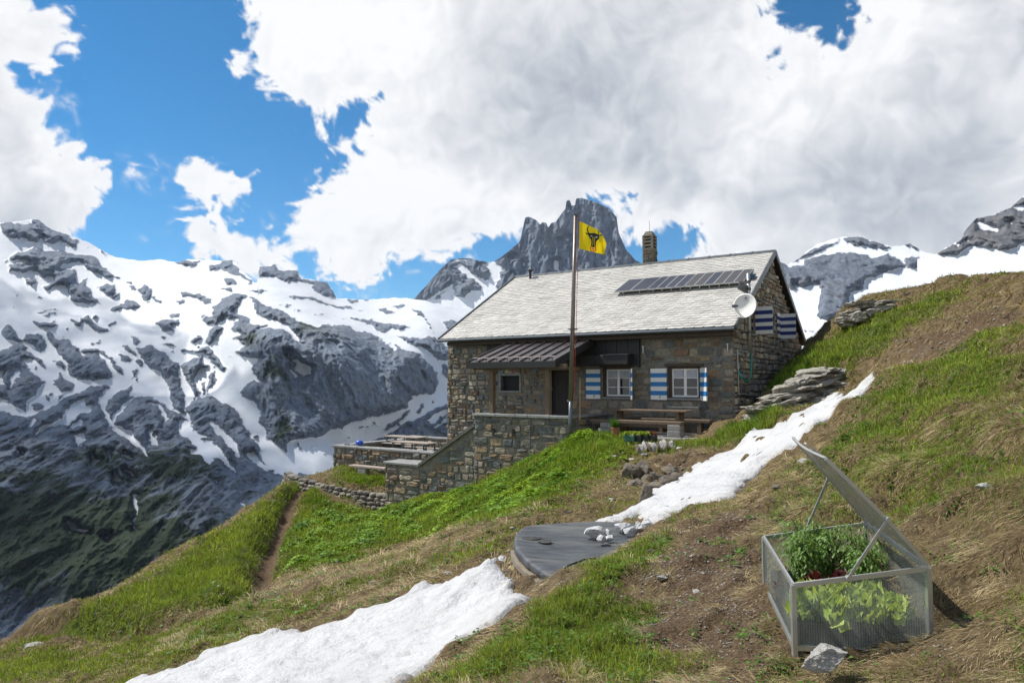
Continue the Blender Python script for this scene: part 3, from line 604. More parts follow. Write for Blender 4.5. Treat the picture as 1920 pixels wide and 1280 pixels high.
# ---------------------------------------------------------------- snow
t = NT('old_snow'); p = t.pos()
s1 = t.noise(p, 1.3, 6, .6); s2 = t.noise(t.mapv(p, (1, 1, 1), rot=(0, 0, .6)), 14, 6, .65)
sc1 = t.mix(t.ramp(s1, .4, .72), (.57, .57, .575), (.48, .48, .485))
sc1 = t.mix(t.ramp(t.noise(p, 60, 3, .6), .62, .74, 0, .6), sc1, (.42, .36, .29))
sc1 = t.mix(t.ramp(t.noise(t.mapv(p, (1, 2.2, 1), rot=(0, 0, .5)), 3.1, 6, .7), .50, .75, 0, .5), sc1, (.36, .33, .30))
sc1 = t.mix(t.math('MULTIPLY', t.ramp(t.noise(p, 16, 6, .75), .42, .62), t.math('MULTIPLY', t.attr('rim'), .75)), sc1, (.26, .215, .16))
SNOWM = t.out(t.pbr(sc1, .6, t.bump(t.math('ADD', s2, t.math('MULTIPLY', s1, 1.5)), 1.0, .05), Subsurface_Weight=.0))
def snow_patch(name, poly, thick, holes=(), mounds=(), step=.045):
    poly = np.array(poly); lo, hi = poly.min(0) - .4, poly.max(0) + .4
    x = np.arange(lo[0], hi[0], step); y = np.arange(lo[1], hi[1], step); X, Y = np.meshgrid(x, y); XY = np.stack([X, Y], -1)
    wob = np.stack([fbm(v3(X / .5, Y / .5, 3), 4), fbm(v3(X / .5, Y / .5, 23), 4)], -1) * .11
    s = poly_sdf(XY + wob, poly)
    for h in holes: s = np.minimum(s, -poly_sdf(XY + wob, h))
    th = thick * (1 - np.exp(-np.maximum(s, 0) / .09)) - .12 * np.exp(-np.maximum(s + .0, 0) / .02) * (s < .02)
    th = np.where(s < 0, -.12, th)
    th = th + (s > 0) * np.minimum(s, .5) * 2 * (.045 * fbm(v3(X / .8, Y / .8, 8), 3) + .02 * fbm(v3(X / .22, Y / .22, 8), 3) + .03 * ridged(v3((X + Y) / .35, (Y - X) / .9, 2), 3))
    for (cx, cy, r, h) in mounds:
        e = np.exp(-((X - cx) ** 2 + (Y - cy) ** 2) / r ** 2)
        th = th + (s > 0) * h * e * (1 + .7 * fbm(v3(X / .22, Y / .22, 4), 3))
    zg = H0(XY / 10) * .0 + H(XY)
    # the snow bridges the small roughness of the turf
    k = 5; zs = zg.copy()
    for _ in range(3):
        zp_ = np.pad(zs, k, mode='edge'); cs = np.cumsum(np.cumsum(zp_, 0), 1); cs = np.pad(cs, ((1, 0), (1, 0)))
        n_ = 2 * k + 1; zs = (cs[n_:, n_:] - cs[:-n_, n_:] - cs[n_:, :-n_] + cs[:-n_, :-n_]) / n_ ** 2
    z = np.where(s > 0, zs * sstep(s, 0, .5) + zg * (1 - sstep(s, 0, .5)), zg) + th
    f = grid_faces(*X.shape); keep = (s.ravel()[f] > -.12).any(1); f = f[keep]
    ids, inv = np.unique(f.ravel(), return_inverse=True)
    V = np.stack([X, Y, z], -1).reshape(-1, 3)[ids]
    return np_mesh(name, V, inv.reshape(-1, 4), SNOWM, attrs={'rim': np.exp(-np.maximum(s.ravel()[ids], 0) / .14)}, kind='structure')
low = hits('120,1330 245,1282 300,1262 420,1215 520,1178 566,1172 572,1186 640,1165 700,1142 760,1120 860,1085 930,1046 958,1038 952,1050 930,1066 925,1082 950,1096 972,1108 1000,1122 970,1142 940,1164')
low += [tuple(np.array(hit(a, b)) + (-.1, .15)) for a, b in pl('900,1192 840,1236 780,1279')] + [(-1.6, 4.2), (-3.2, 4.0)]
mc = [hit(918, 1096), hit(890, 1100), hit(945, 1114), hit(850, 1130), hit(800, 1150)]
snow_patch('snow_patch', low, .065, mounds=[(*mc[0], .24, .09), (*mc[1], .3, .06), (*mc[2], .26, .06), (*mc[3], .3, .07), (*mc[4], .25, .06)])
up = hits('1100,980 1140,966 1190,947 1230,917 1290,886 1330,864 1326,855 1400,816 1480,781 1560,741 1638,708', y0=9.5)
up += [tuple(np.array(hit(a, b, y0=11)) + (.15, .1)) for a, b in pl('1600,748 1560,780 1510,822 1470,850 1430,882 1392,906')] + hits('1375,934 1340,942 1300,946 1262,965 1242,984 1200,977 1195,966 1150,982', y0=9.5)
snow_patch('snow_patch', up, .06)
# ================================================================ the hut
def stone_mat(name, k=1.0):
    t = NT(name); p = t.co()
    n1 = t.noise(p, 9, 6, .65); n2 = t.noise(p, 45, 5, .7)
    f = t.ramp(n1, .25, .75, .6 * k, 1.4 * k)
    c = t.mix(1.0, t.attr('col', False), t.n('ShaderNodeCombineColor', {0: f, 1: f, 2: f}).outputs[0], 'MULTIPLY')
    c = t.mix(t.ramp(t.noise(p, 5, 6, .7), .56, .72, 0, .6), c, (.10, .085, .06))
    return t.out(t.pbr(c, .9, t.bump(t.math('ADD', n1, t.math('MULTIPLY', n2, .5)), .8, .03)))
STONE = stone_mat('rubble_stone')
PAL = np.array([(.19,.175,.14),(.15,.15,.135),(.22,.19,.14),(.12,.13,.125),(.25,.21,.15),(.17,.15,.12),(.24,.18,.11),(.24,.2,.165),(.11,.115,.11),(.31,.27,.2),(.19,.13,.085),(.14,.145,.13)])
def stone_face(o, ud, vd, nd, Wd, Ht, hrow=.2, wmean=.34, depth=.05, seed=1, keep=None, dark=1.0, mortar=(.2,.182,.15), rustk=.07, back=.0):
    """verts/faces/colours of one face of coursed rubble: every stone a pillowed block"""
    r = np.random.default_rng(seed); o, ud, vd, nd = [np.array(q, float) for q in (o, ud, vd, nd)]
    V, Fs, Cc = [], [], []
    v = 0
    while v < Ht - .02:
        h = hrow * r.uniform(.65, 1.4); h = min(h, Ht - v)
        if Ht - v - h < .06: h = Ht - v
        u = -r.uniform(0, .2)
        while u < Wd:
            w = wmean * r.uniform(.45, 1.7); u0, u1 = max(u, 0), min(u + w, Wd); u += w
            if u1 - u0 < .05: continue
            subs = [(v, v + h)]
            if r.random() < .22 and h > .17: m = v + h * r.uniform(.35, .65); subs = [(v, m), (m, v + h)]
            for (a, b) in subs:
                if keep is not None and not keep(u0, u1, a, b): continue
                g = .013; cu, cv = (u0 + u1) / 2, (a + b) / 2; hw, hh = (u1 - u0) / 2 - g, (b - a) / 2 - g
                if hw < .015 or hh < .015: continue
                n = 10; ang = (np.arange(n) + .5) / n * 2 * math.pi; e = 4.5
                cx = np.sign(np.cos(ang)) * np.abs(np.cos(ang)) ** (2 / e); cy = np.sign(np.sin(ang)) * np.abs(np.sin(ang)) ** (2 / e)
                cu += .05 * math.sin(cv * 9 + seed) * 0; cv += .055 * float(perlin(np.array((cu / .55, cv / .8, seed)))); cu += .05 * float(perlin(np.array((cu / .5, cv / .4, seed + 5.5))))
                jit = 1 + r.uniform(-.16, .05, n); dd = depth * r.uniform(.35, 1.5)
                tilt = r.uniform(-.16, .16, 2); base = len(V)
                for k, (s, z) in enumerate(((1.0, -.015), (.95, dd * .72), (.74, dd))):
                    for i in range(n):
                        pu, pv = cx[i] * jit[i] * hw * s, cy[i] * jit[i] * hh * s
                        zz = z + (tilt[0] * pu + tilt[1] * pv if k else 0) + (r.uniform(-.2, .2) * dd if k else 0)
                        V.append(o + ud * (cu + pu) + vd * (cv + pv) + nd * max(zz, -.02))
                V.append(o + ud * (cu + r.uniform(-.3, .3) * hw) + vd * (cv + r.uniform(-.3, .3) * hh) + nd * dd * r.uniform(.9, 1.2))
                for k in range(2):
                    for i in range(n):
                        j = (i + 1) % n; Fs.append([base + k * n + i, base + k * n + j, base + (k + 1) * n + j, base + (k + 1) * n + i])
                for i in range(n): Fs.append([base + 2 * n + i, base + 2 * n + (i + 1) % n, base + 3 * n])
                c = PAL[r.integers(len(PAL))] * r.uniform(.7, 1.25) * dark
                if r.random() < rustk: c = np.array((.23, .165, .10)) * r.uniform(.6, 1.15)
                Cc += [c] * (3 * n + 1)
        v += h
    return V, Fs, Cc
class Stones:
    def __init__(s): s.V = []; s.F = []; s.C = []; s.k = 0
    def face(s, *a, **k):
        V, Fs, Cc = stone_face(*a, **k); n = len(s.V); s.V += V; s.F += [[n + i for i in f] for f in Fs]; s.C += Cc; return s
    def core(s, lo, hi, col=(.185,.17,.14)):
        m = MB().box(lo, hi); n = len(s.V); s.V += m.V; s.F += [[n + i for i in f] for f in m.Fc]; s.C += [col] * len(m.V); return s
    def poly(s, verts, faces, col=(.185,.17,.14)):
        n = len(s.V); s.V += list(verts); s.F += [[n + i for i in f] for f in faces]; s.C += [col] * len(verts); return s
    def build(s, name, parent=None, **kw):
        o = np_mesh(name, [tuple(p) for p in s.V], s.F, STONE, smooth=False, attrs={'col': np.array(s.C, float)}, parent=parent, **kw); return o
X_, Y_, Z_ = (1, 0, 0), (0, 1, 0), (0, 0, 1)
XN, YN = (-1, 0, 0), (0, -1, 0)

DWOOD = simple('tarred_boards', (.02, .019, .018), .55, .4, 4, .3, .01, (8, 8, .6))
BWOOD = simple('weathered_timber', (.15, .105, .07), .8, .4, 3, .5, .01, (10, 10, 1))
GWOOD = simple('silvered_planks', (.30, .25, .205), .8, .3, 3, .5, .01, (1, 14, 14))
WHITE = simple('white_paint', (.72, .71, .68), .5, .08, 8, .1)
BLUE = simple('blue_paint', (.012, .16, .42), .5, .15, 8, .1)
NAVY = simple('navy_paint', (.012, .03, .16), .5, .15, 8, .1)
ZINC = simple('grey_sheet_metal', (.12, .135, .145), .42, .2, 5, .05, .005, Metallic=.6)
DMET = simple('brown_sheet_metal', (.115, .10, .098), .38, .2, 3, .05, .004, (1, 3, 1), Metallic=.55)
STEEL = simple('galvanised_steel', (.46, .47, .47), .38, .12, 8, .05, .003, Metallic=.7)
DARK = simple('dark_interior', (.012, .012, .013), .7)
FRAMEW = simple('brown_window_timber', (.06, .04, .026), .7, .3)
SLAB = simple('slate_slab', (.235, .235, .225), .75, .3, 3, .5, .02)
t = NT('window_glass'); p = t.co()
GLASS = t.out(t.pbr((.015, .017, .018), .04, t.bump(t.noise(p, 1.6, 2), .05, .02), Specular_IOR_Level=.8))
LACE = simple('lace_curtain', (.42, .42, .46), .9, .5, 40, .2)

hut = empty('stone_hut', tuple(P0), HROT, label='alpine hut of rough brown stone with a pale slate roof and striped shutters', cat='mountain hut')
HL, HB, EZ, RD, RZ, BD = 11.78, 10.7, 1.62, -5.2, 5.0, -10.75
def front_keep(u0, u1, a, b):
    z0, z1 = a - 4.6, b - 4.6
    for (l0, l1, q0, q1) in ((1.08, 2.22, -.62, .5), (3.55, 4.66, -.62, .5), (6.0, 6.92, -1.8, .42), (8.2, 9.12, -.36, .27), (3.25, 9.75, .55, 2)):
        if u1 > l0 + .03 and u0 < l1 - .03 and z1 > q0 + .03 and z0 < q1 - .03: return False
    if z1 > 1.6: return False
    return True
s = Stones()
s.face((0, 0, -4.6), X_, Z_, Y_, 8.0, 6.25, .23, .38, .028, 11, front_keep, 1.12)
fk2 = lambda u0, u1, a, b: front_keep(u0 + 8.0, u1 + 8.0, a, b)
s.face((8.0, 0, -4.6), X_, Z_, Y_, HL - 8.0, 6.25, .2, .3, .065, 15, fk2, 1.2)
# front face core with openings left free
ops = [(1.08, 2.22, -.62, .5), (3.55, 4.66, -.62, .5), (6.0, 6.92, -1.8, .42), (8.2, 9.12, -.36, .27)]
xs = sorted({0, HL} | {o[0] for o in ops} | {o[1] for o in ops}); zs_ = sorted({-4.6, 1.62} | {o[2] for o in ops} | {o[3] for o in ops})
for i in range(len(xs) - 1):
    for j in range(len(zs_) - 1):
        mx_, mz_ = (xs[i] + xs[i + 1]) / 2, (zs_[j] + zs_[j + 1]) / 2
        if any(o[0] < mx_ < o[1] and o[2] < mz_ < o[3] for o in ops): continue
        s.poly([(xs[i], 0, zs_[j]), (xs[i + 1], 0, zs_[j]), (xs[i + 1], 0, zs_[j + 1]), (xs[i], 0, zs_[j + 1])], [(3, 2, 1, 0)])
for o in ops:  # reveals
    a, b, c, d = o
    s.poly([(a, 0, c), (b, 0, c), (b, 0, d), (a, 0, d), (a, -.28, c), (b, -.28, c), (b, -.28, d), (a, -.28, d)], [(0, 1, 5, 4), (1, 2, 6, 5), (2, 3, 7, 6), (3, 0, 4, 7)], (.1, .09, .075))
s.build('front_wall', hut)
s = Stones()   # right gable
gz = lambda d: (RZ - .12) - abs(d - RD) * (RZ - 1.75) / 5.7
def gk(u0, u1, a, b):
    d0, d1 = -u1, -u0; z1 = b - 3.2; z0 = a - 3.2
    if max(gz(d0), gz(d1)) < z1 + .02 and min(gz(d0), gz(d1)) < z1 + .05: return False
    for (e0, e1, q0, q1) in ((-2.6, -1.9, 1.68, 2.62), (-7.3, -6.6, 1.72, 2.7)):
        if d1 > e0 + .03 and d0 < e1 - .03 and z1 > q0 and z0 < q1: return False
    return True
s.face((0, 0, -3.2), YN, Z_, XN, HB, 8.2, .2, .3, .06, 12, gk, 1.6, rustk=.12)
pg = [(0, 0, -3.2), (0, -HB, -3.2), (0, -HB, gz(-HB)), (0, RD, gz(RD)), (0, 0, gz(0))]
s.poly(pg, [(0, 1, 2, 3, 4)], (.2, .18, .15)); s.build('gable_wall', hut)
s = Stones()   # left gable and back
s.face((HL, -HB, -5), Y_, Z_, X_, HB, 10, .2, .34, .05, 13, lambda u0, u1, a, b: min(gz(-HB + u0), gz(-HB + u1)) > b - 5)
s.poly([(HL, 0, -5), (HL, -HB, -5), (HL, -HB, gz(-HB)), (HL, RD, gz(RD)), (HL, 0, gz(0))], [(4, 3, 2, 1, 0)]); s.build('gable_wall', hut)
s = Stones(); s.face((HL, -HB, -5), XN, Z_, YN, HL, 6.5, .3, .5, .05, 14); s.poly([(0, -HB, -5), (HL, -HB, -5), (HL, -HB, 1.6), (0, -HB, 1.6)], [(0, 1, 2, 3)]); s.build('rear_wall', hut)

# ---- slate roof: overlapping scale-cut slates on a boarded deck
t = NT('pale_roof_slate'); p = t.co()
c = t.attr('col', False); f = t.ramp(t.noise(p, 1.1, 6, .7), .3, .7, .8, 1.12)
c = t.mix(1.0, c, t.n('ShaderNodeCombineColor', {0: f, 1: f, 2: f}).outputs[0], 'MULTIPLY')
c = t.mix(t.ramp(t.noise(t.mapv(p, (1.6, .5, .5)), 1.6, 8, .7), .58, .78, 0, .3), c, (.13, .115, .095))
SLATE = t.out(t.pbr(c, .62, t.bump(t.noise(p, 30, 4), .35, .01)))
r0, r1 = -.2, HL + .03
sl = (RZ - 1.72) / (RD - .52) ; LEN = math.hypot(RZ - 1.72, .52 - RD); du = np.array((0, (RD - .52) / LEN, (RZ - 1.72) / LEN)); dn = np.array((0, du[2], -du[1]))
def slates(eave, du, dn, length, l0, l1, seed):
    V, Fs, Cc = [], [], []; r = np.random.default_rng(seed); ex = .185; q = 0; row = 0
    while q < length - .05:
        x = l0 - (row % 2) * .16 + r.uniform(-.02, .02)
        while x < l1:
            w = .32 + r.uniform(-.03, .03); a, b = max(x, l0), min(x + w, l1); x += w
            if b - a < .05: continue
            g = .004; lift = .03 + r.uniform(-.004, .006); th = .014; cut = .085 if b - a > .15 else .02; top = min(q + ex * 1.6, length)
            pts = [(a + g, q + cut * .7), (a + g + cut, q + r.uniform(-.01, .01)), (b - g, q + r.uniform(-.006, .006)), (b - g, top), (a + g, top)]
            n = len(V)
            for k in (0, 1):
                for (u_, s_) in pts:
                    hgt = lift * (1 - (s_ - q) / (ex * 1.7)) + th * k
                    V.append(np.array(eave) + du * s_ + dn * hgt + np.array((u_, 0, 0)))
            m = 5; Fs += [[n + m + i for i in range(m)]] + [[n + i, n + (i + 1) % m, n + m + (i + 1) % m, n + m + i] for i in range(m)]
            cc = np.array((.52, .50, .46)) * r.uniform(.9, 1.08)
            if r.random() < .04: cc *= .8
            Cc += [cc] * (2 * m)
        q += ex; row += 1
    return V, Fs, Cc
V, Fs, Cc = slates((0, .52, 1.72), du, dn, LEN, r0, r1, 5)
roof = np_mesh('roof', [tuple(q) for q in V], Fs, SLATE, smooth=False, attrs={'col': np.array(Cc)}, parent=hut)
dub = np.array((0, -du[1], du[2])); dnb = np.array((0, -dn[1], dn[2]))
V, Fs, Cc = slates((0, 2 * RD - .52, 1.72), dub, dnb, LEN, r0, r1, 6)
np_mesh('roof', [tuple(q) for q in V], Fs, SLATE, smooth=False, attrs={'col': np.array(Cc)}, parent=hut)
m = MB()
for sgn in (1, -1):
    e = lambda x, s_, o: (x, RD + sgn * (0 - (RD - .52)) * 1.0 * (1 - s_ / LEN), 1.72 + (RZ - 1.72) * s_ / LEN + o)
    m.add([e(r0, 0, -.01), e(r1, 0, -.01), e(r1, LEN, -.01), e(r0, LEN, -.01), e(r0, 0, -.1), e(r1, 0, -.1), e(r1, LEN, -.1), e(r0, LEN, -.1)], [(0, 1, 2, 3), (7, 6, 5, 4), (0, 4, 5, 1), (1, 5, 6, 2), (3, 2, 6, 7), (0, 3, 7, 4)])
m.build('roof_deck', DWOOD, hut)
m = MB()
for x in (r0 - .03, r1 + .03):
    m = MB()
    for sgn in (1, -1):
        m.bar((x, RD + sgn * 5.74, 1.70), (x, RD, RZ - .0), .05, .2)
    m.build('bargeboard', ZINC, hut)
m = MB()
nseg = 14
for i in range(nseg):
    a = r0 + (r1 - r0) * i / nseg; b = r0 + (r1 - r0) * (i + 1) / nseg
    m.tube([(a, RD, RZ + .02), (b - .01, RD, RZ + .02)], .085, 10); m.tube([(b - .05, RD, RZ + .025), (b, RD, RZ + .025)], .1, 10)
m.build('ridge_cap', ZINC, hut)
m = MB(); m.tube([(r0, .60, 1.66), (r1, .60, 1.66)], .06, 10); m.box((r0, .5, 1.69), (r1, .56, 1.735)); m.build('gutter', ZINC, hut)
m = MB(); m.box((-.12, .06, 1.47), (5.0, .42, 1.6)); m.box((8.5, .06, 1.47), (11.5, .42, 1.6)); m.box((5.0, .02, 1.47), (8.5, .42, 1.6)); m.build('eaves_board', FRAMEW, hut)
# ---- chimney
s = Stones(); cx, cy = 5.0, RD - .2
for (o_, ud, nd) in (((cx - .235, cy + .235, 4.6), X_, Y_), ((cx + .235, cy - .235, 4.6), XN, YN), ((cx - .235, cy - .235, 4.6), Y_, XN), ((cx + .235, cy + .235, 4.6), YN, X_)):
    s.face(o_, ud, Z_, nd, .47, 1.05, .15, .26, .03, 20 + int(10 * o_[0]), dark=.62, rustk=.1)
s.core((cx - .235, cy - .235, 4.6), (cx + .235, cy + .235, 5.66)); ch = s.build('chimney', roof)
m = MB()
for k in range(4):
    z = 5.66 + k * .15; m.box((cx - .25, cy - .25, z), (cx + .25, cy + .25, z + .06), bev=.015)
    for a in (-.19, .19):
        for b in (-.19, .19): m.box((cx + a - .045, cy + b - .045, z + .05), (cx + a + .045, cy + b + .06, z + .16))
m.box((cx - .14, cy - .14, 5.64), (cx + .14, cy + .14, 6.2)); m.box((cx - .25, cy - .25, 6.26), (cx + .25, cy + .25, 6.25), bev=.02)
m.add([(cx - .235, cy - .235, 6.25), (cx + .235, cy - .235, 6.25), (cx + .235, cy + .235, 6.25), (cx - .235, cy + .235, 6.25), (cx - .13, cy - .13, 6.47), (cx + .13, cy - .13, 6.47), (cx + .13, cy + .13, 6.47), (cx - .13, cy + .13, 6.47)], [(0, 1, 5, 4), (1, 2, 6, 5), (2, 3, 7, 6), (3, 0, 4, 7), (4, 5, 6, 7)])
m.build('chimney_cap', simple('sooty_concrete', (.16, .145, .115), .9, .4, 9, .6), roof)
m = MB(); m.tube([(cx, cy, 6.45), (cx, cy, 6.95)], .012, 6); m.build('lightning_rod', STEEL, roof)
m = MB(); m.tube([(10.75, RD + .35, 4.7), (10.75, RD + .35, 5.22)], .06, 8); m.tube([(10.75, RD + .35, 5.2), (10.75, RD + .35, 5.24), (10.75, RD + .35, 5.3)], [.17, .17, .03], 10); m.build('vent_pipe', DWOOD, roof)
# ---- boarding under the eaves
m = MB(); x = 3.25
while x < 9.7:
    w_ = min(.42 + .05 * math.sin(x * 7), 9.75 - x); m.box((x + .008, -.02, .56), (x + w_ - .008, .075 + .012 * (int(x * 3) % 2), 1.6)); x += w_
m.box((3.2, .0, .5), (3.27, .14, 1.6)); m.build('cladding', DWOOD, hut)
m = MB(); m.box((3.45, .1, .58), (5.3, .55, .93), bev=.02); aw = m.build('awning_case', DWOOD, hut)
m = MB(); m.add([(3.42, .09, .975), (4.4, .09, .975), (4.4, .58, .945), (3.42, .58, .945), (3.42, .09, .955), (4.4, .09, .955), (4.4, .58, .925), (3.42, .58, .925)], [(3, 2, 1, 0), (4, 5, 6, 7), (0, 1, 5, 4), (1, 2, 6, 5), (2, 3, 7, 6), (3, 0, 4, 7)]); m.build('cover_sheet', ZINC, aw)
# ---- windows
def striped_shutter(w_, h_, blue, parent, loc, rz, n=7, name='shutter'):
    """vertical face along local x, centre hinge at local x=0"""
    o = MB().box((0, -.018, 0), (w_, .018, h_)).build(name, WHITE, parent); o.location = loc; o.rotation_euler = (0, 0, rz)
    b = MB(); 
    for k in range(n):
        if k % 2: b.box((-.001, -.021, h_ * k / n), (w_ + .001, .021, h_ * (k + 1) / n))
    st = b.build('stripes', blue, o)
    l = MB().box((w_ * .4, .02, .06), (w_ * .43, .045, .14)).build('catch', DMET, o)
    return o
def window(l0, l1, z0, z1, parent, D=-.16, bars=2):
    fr = MB(); w_ = .055; mid = (l0 + l1) / 2
    for a in (l0, mid - w_ * .9, l1 - w_): fr.box((a, D, z0), (a + (w_ if a != mid - w_ * .9 else w_ * 1.8), D + .06, z1))
    fr.box((l0 + w_, D + .002, z0), (mid - w_ * .9, D + .058, z0 + w_)); fr.box((l0 + w_, D + .002, z1 - w_), (mid - w_ * .9, D + .058, z1))
    fr.box((mid + w_ * .9, D + .002, z0), (l1 - w_, D + .058, z0 + w_)); fr.box((mid + w_ * .9, D + .002, z1 - w_), (l1 - w_, D + .058, z1))
    for k in range(1, bars + 1):
        z = z0 + (z1 - z0) * k / (bars + 1)
        fr.box((l0 + w_, D + .01, z - .012), (mid - w_ * .9, D + .05, z + .012)); fr.box((mid + w_ * .9, D + .01, z - .012), (l1 - w_, D + .05, z + .012))
    f = fr.build('window', WHITE, parent)
    MB().box((l0 + .03, D + .02, z0 + .03), (l1 - .03, D + .03, z1 - .03)).build('pane', GLASS, f)
    return f
for (l0, l1, a, b) in ((1.19, 2.11, 1.08, 2.22), (3.63, 4.555, 3.55, 4.66)):
    f = window(l0, l1, -.52, .435, hut)
    cu = MB()
    for q in (l0 + .07, (l0 + l1) / 2 + .07):
        pts = [(q + (.34) * i / 12, -.124 + .006 * math.sin(i * 2.1), zz) for zz in (.39, .12) for i in range(13)]
        cu.add(pts, [(i, i + 1, 14 + i, 13 + i) for i in range(12)])
    cu.build('curtain', LACE, f, fix=False)
    sl_ = MB(); sl_.box((a - .02, -.26, -.62), (b + .02, .1, -.555), bev=.01); sl_.build('sill', SLAB, hut)
    wf = MB(); wf.box((a + .0, -.2, -.555), (l0, -.05, .5)); wf.box((l1, -.2, -.555), (b, -.05, .5)); wf.box((l0, -.2, .435), (l1, -.05, .5)); wf.box((l0, -.2, -.555), (l1, -.05, -.52)); wf.build('window_lining', FRAMEW, hut)
    MB().box((a - .1, -.05, .5), (b + .1, .045, .6)).build('lintel', FRAMEW, hut)
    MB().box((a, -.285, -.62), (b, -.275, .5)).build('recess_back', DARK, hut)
striped_shutter(.57, 1.06, BLUE, hut, (2.24, .075, -.62), 0)
striped_shutter(.56, 1.06, BLUE, hut, (4.73, .075, -.62), 0)
striped_shutter(.56, 1.06, BLUE, hut, (1.08, .07, -.62), R(128))
striped_shutter(.55, 1.06, BLUE, hut, (3.56, .07, -.62), R(118))
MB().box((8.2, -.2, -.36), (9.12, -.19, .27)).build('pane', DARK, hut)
m = MB(); m.box((8.15, -.18, -.38), (8.22, .03, .3)); m.box((9.1, -.18, -.38), (9.17, .03, .3)); m.box((8.22, -.18, .23), (9.1, .02, .3)); m.box((8.1, -.18, -.42), (9.2, .06, -.36)); m.build('window_frame', SLAB, hut)
d = MB(); 
for k in range(6): d.box((6.02 + k * .147, -.25, -1.7), (6.02 + (k + 1) * .147 - .008, -.2, .4))
d = d.build('door', simple('dark_door_boards', (.02, .013, .01), .6, .3, 4), hut); MB().box((6.1, -.2, -.75), (6.2, -.15, -.68)).build('handle', STEEL, d)
# gable windows and their shutters
for (d0, d1, z0, z1) in ((-2.6, -1.9, 1.68, 2.62), (-7.3, -6.6, 1.72, 2.7)):
    g = MB().box((-.012, d0, z0), (.1, d1, z1)).build('window', FRAMEW, hut); MB().box((-.02, d0 + .07, z0 + .07), (-.013, d1 - .07, z1 - .07)).build('pane', GLASS, g)
    MB().box((-.12, d0 - .05, z0 - .08), (.04, d1 + .05, z0 - .02)).build('sill', SLAB, hut)
striped_shutter(.58, .97, NAVY, hut, (-.06, -2.62, 1.67), R(180))
striped_shutter(.58, .99, NAVY, hut, (-.06, -6.58, 1.72), R(180))
striped_shutter(.55, .98, NAVY, hut, (-.08, -5.98, 1.74), R(-88))
MB().box((-.02, -8.2, -.6), (-.01, -7.6, .1)).build('vent_hatch', STEEL, hut)
# small wall fittings
for x in (.15, 3.05): 
    m = MB(); m.box((x, .05, .98), (x + .03, .11, 1.22)); m.box((x - .02, .05, 1.19), (x + .05, .12, 1.22)); m.build('wall_bracket', STEEL, hut)
m = MB(); m.tube([(-.08, -.15, 1.02), (-.1, -.15, -.4)], .018, 6); m.tube([(-.08, -.15, 1.02), (-.1, -1.4, .98)], .018, 6); m.tube([(-.1, -.15, -.4), (-.1, -3.3, -.55)], .022, 6); m.build('water_pipe', STEEL, hut)
# ---- porch: roof, posts
porch = MB(); c0, c1 = 4.9, 8.5; D1_, zt, zb = 3.0, 1.6, .66
pf = lambda x, q, o: (x, D1_ * q, zt + (zb - zt) * q + o)
porch.add([pf(c0, 0, 0), pf(c1, 0, 0), pf(c1, 1, 0), pf(c0, 1, 0), pf(c0, 0, -.06), pf(c1, 0, -.06), pf(c1, 1, -.06), pf(c0, 1, -.06)], [(0, 1, 2, 3), (7, 6, 5, 4), (0, 4, 5, 1), (1, 5, 6, 2), (2, 6, 7, 3), (3, 7, 4, 0)])
ns_ = 8
for k in range(ns_ + 1):
    x = c0 + .02 + (c1 - c0 - .04) * k / ns_; porch.bar(pf(x, 0.01, .025), pf(x, .995, .025), .025, .06)
po = porch.build('porch_roof', DMET, hut)
m = MB(); m.tube([pf(c0 + .1, .93, .1), pf(c1 - .1, .93, .1)], .015, 6); 
for k in range(ns_): 
    x = c0 + .02 + (c1 - c0 - .04) * (k + .5) / ns_; m.bar(pf(x, .93, .0), pf(x, .93, .1), .03)
m.build('snow_guard', DMET, po)
m = MB(); m.box((c0 - .02, D1_, zb - .2), (c1 + .02, D1_ + .03, zb + .015)); m.bar(pf(c0, 0, -.1), pf(c0, 1, -.1), .04, .22); m.bar(pf(c1, 0, -.1), pf(c1, 1, -.1), .04, .22); m.build('fascia', DWOOD, po)
m = MB(); 
for k in range(5): 
    x = c0 + .2 + (c1 - c0 - .4) * k / 4; m.bar(pf(x, 0, -.13), pf(x, .98, -.13), .09, .13)
m.bar((c0 - .25, 2.7, zb - .16), (c1 - .1, 2.7, zb - .16), .15, .17); m.build('rafters', BWOOD, po)
for x in (5.35, 7.62):
    m = MB(); m.box((x - .085, 2.6, -1.1), (x + .085, 2.78, .42), bev=.012); m.box((x - .1, 2.585, -.28), (x + .1, 2.795, -.22)); m.bar((x - .35, 2.69, .43), (x + .35, 2.69, .43), .14, .1); m.build('porch_post', BWOOD, hut)
m = MB(); m.box((4.3, .04, -1.95), (8.3, 2.45, -1.7)); m.build('porch_floor', SLAB, hut)
# pennants strung along the porch beam
m = MB(); cols = [(.5, .03, .03), (.6, .5, .03), (.55, .05, .1), (.3, .1, .05), (.02, .25, .45)]
for k, x in enumerate((7.45, 6.95, 6.72, 6.25, 5.82)):
    m.add([(x, 2.7, .4), (x + .1, 2.69, .41), (x + .05, 2.72, .28)], [(0, 1, 2)], cols[k]); m.add([(x, 2.705, .4), (x + .1, 2.695, .41), (x + .05, 2.725, .28)], [(2, 1, 0)], cols[k])
m.tube([(7.6, 2.7, .42), (6.6, 2.7, .39), (5.6, 2.7, .42)], .006, 5, (.1, .1, .1))
o = m.build('pennant_string', simple('pennant_cloth', (.5, .1, .1), .8, .1, usecol=True), fix=False, label='string of small coloured pennants hanging under the porch beam', cat='bunting'); 
o.location = tuple(P0); o.rotation_euler = (0, 0, HROT)

# ================================================================ walls around the hut
def hutframe(name, L, D, z=0, rz=0, **kw):
    p = hp(L, D, z); return empty(name, tuple(p), HROT + rz, **kw)
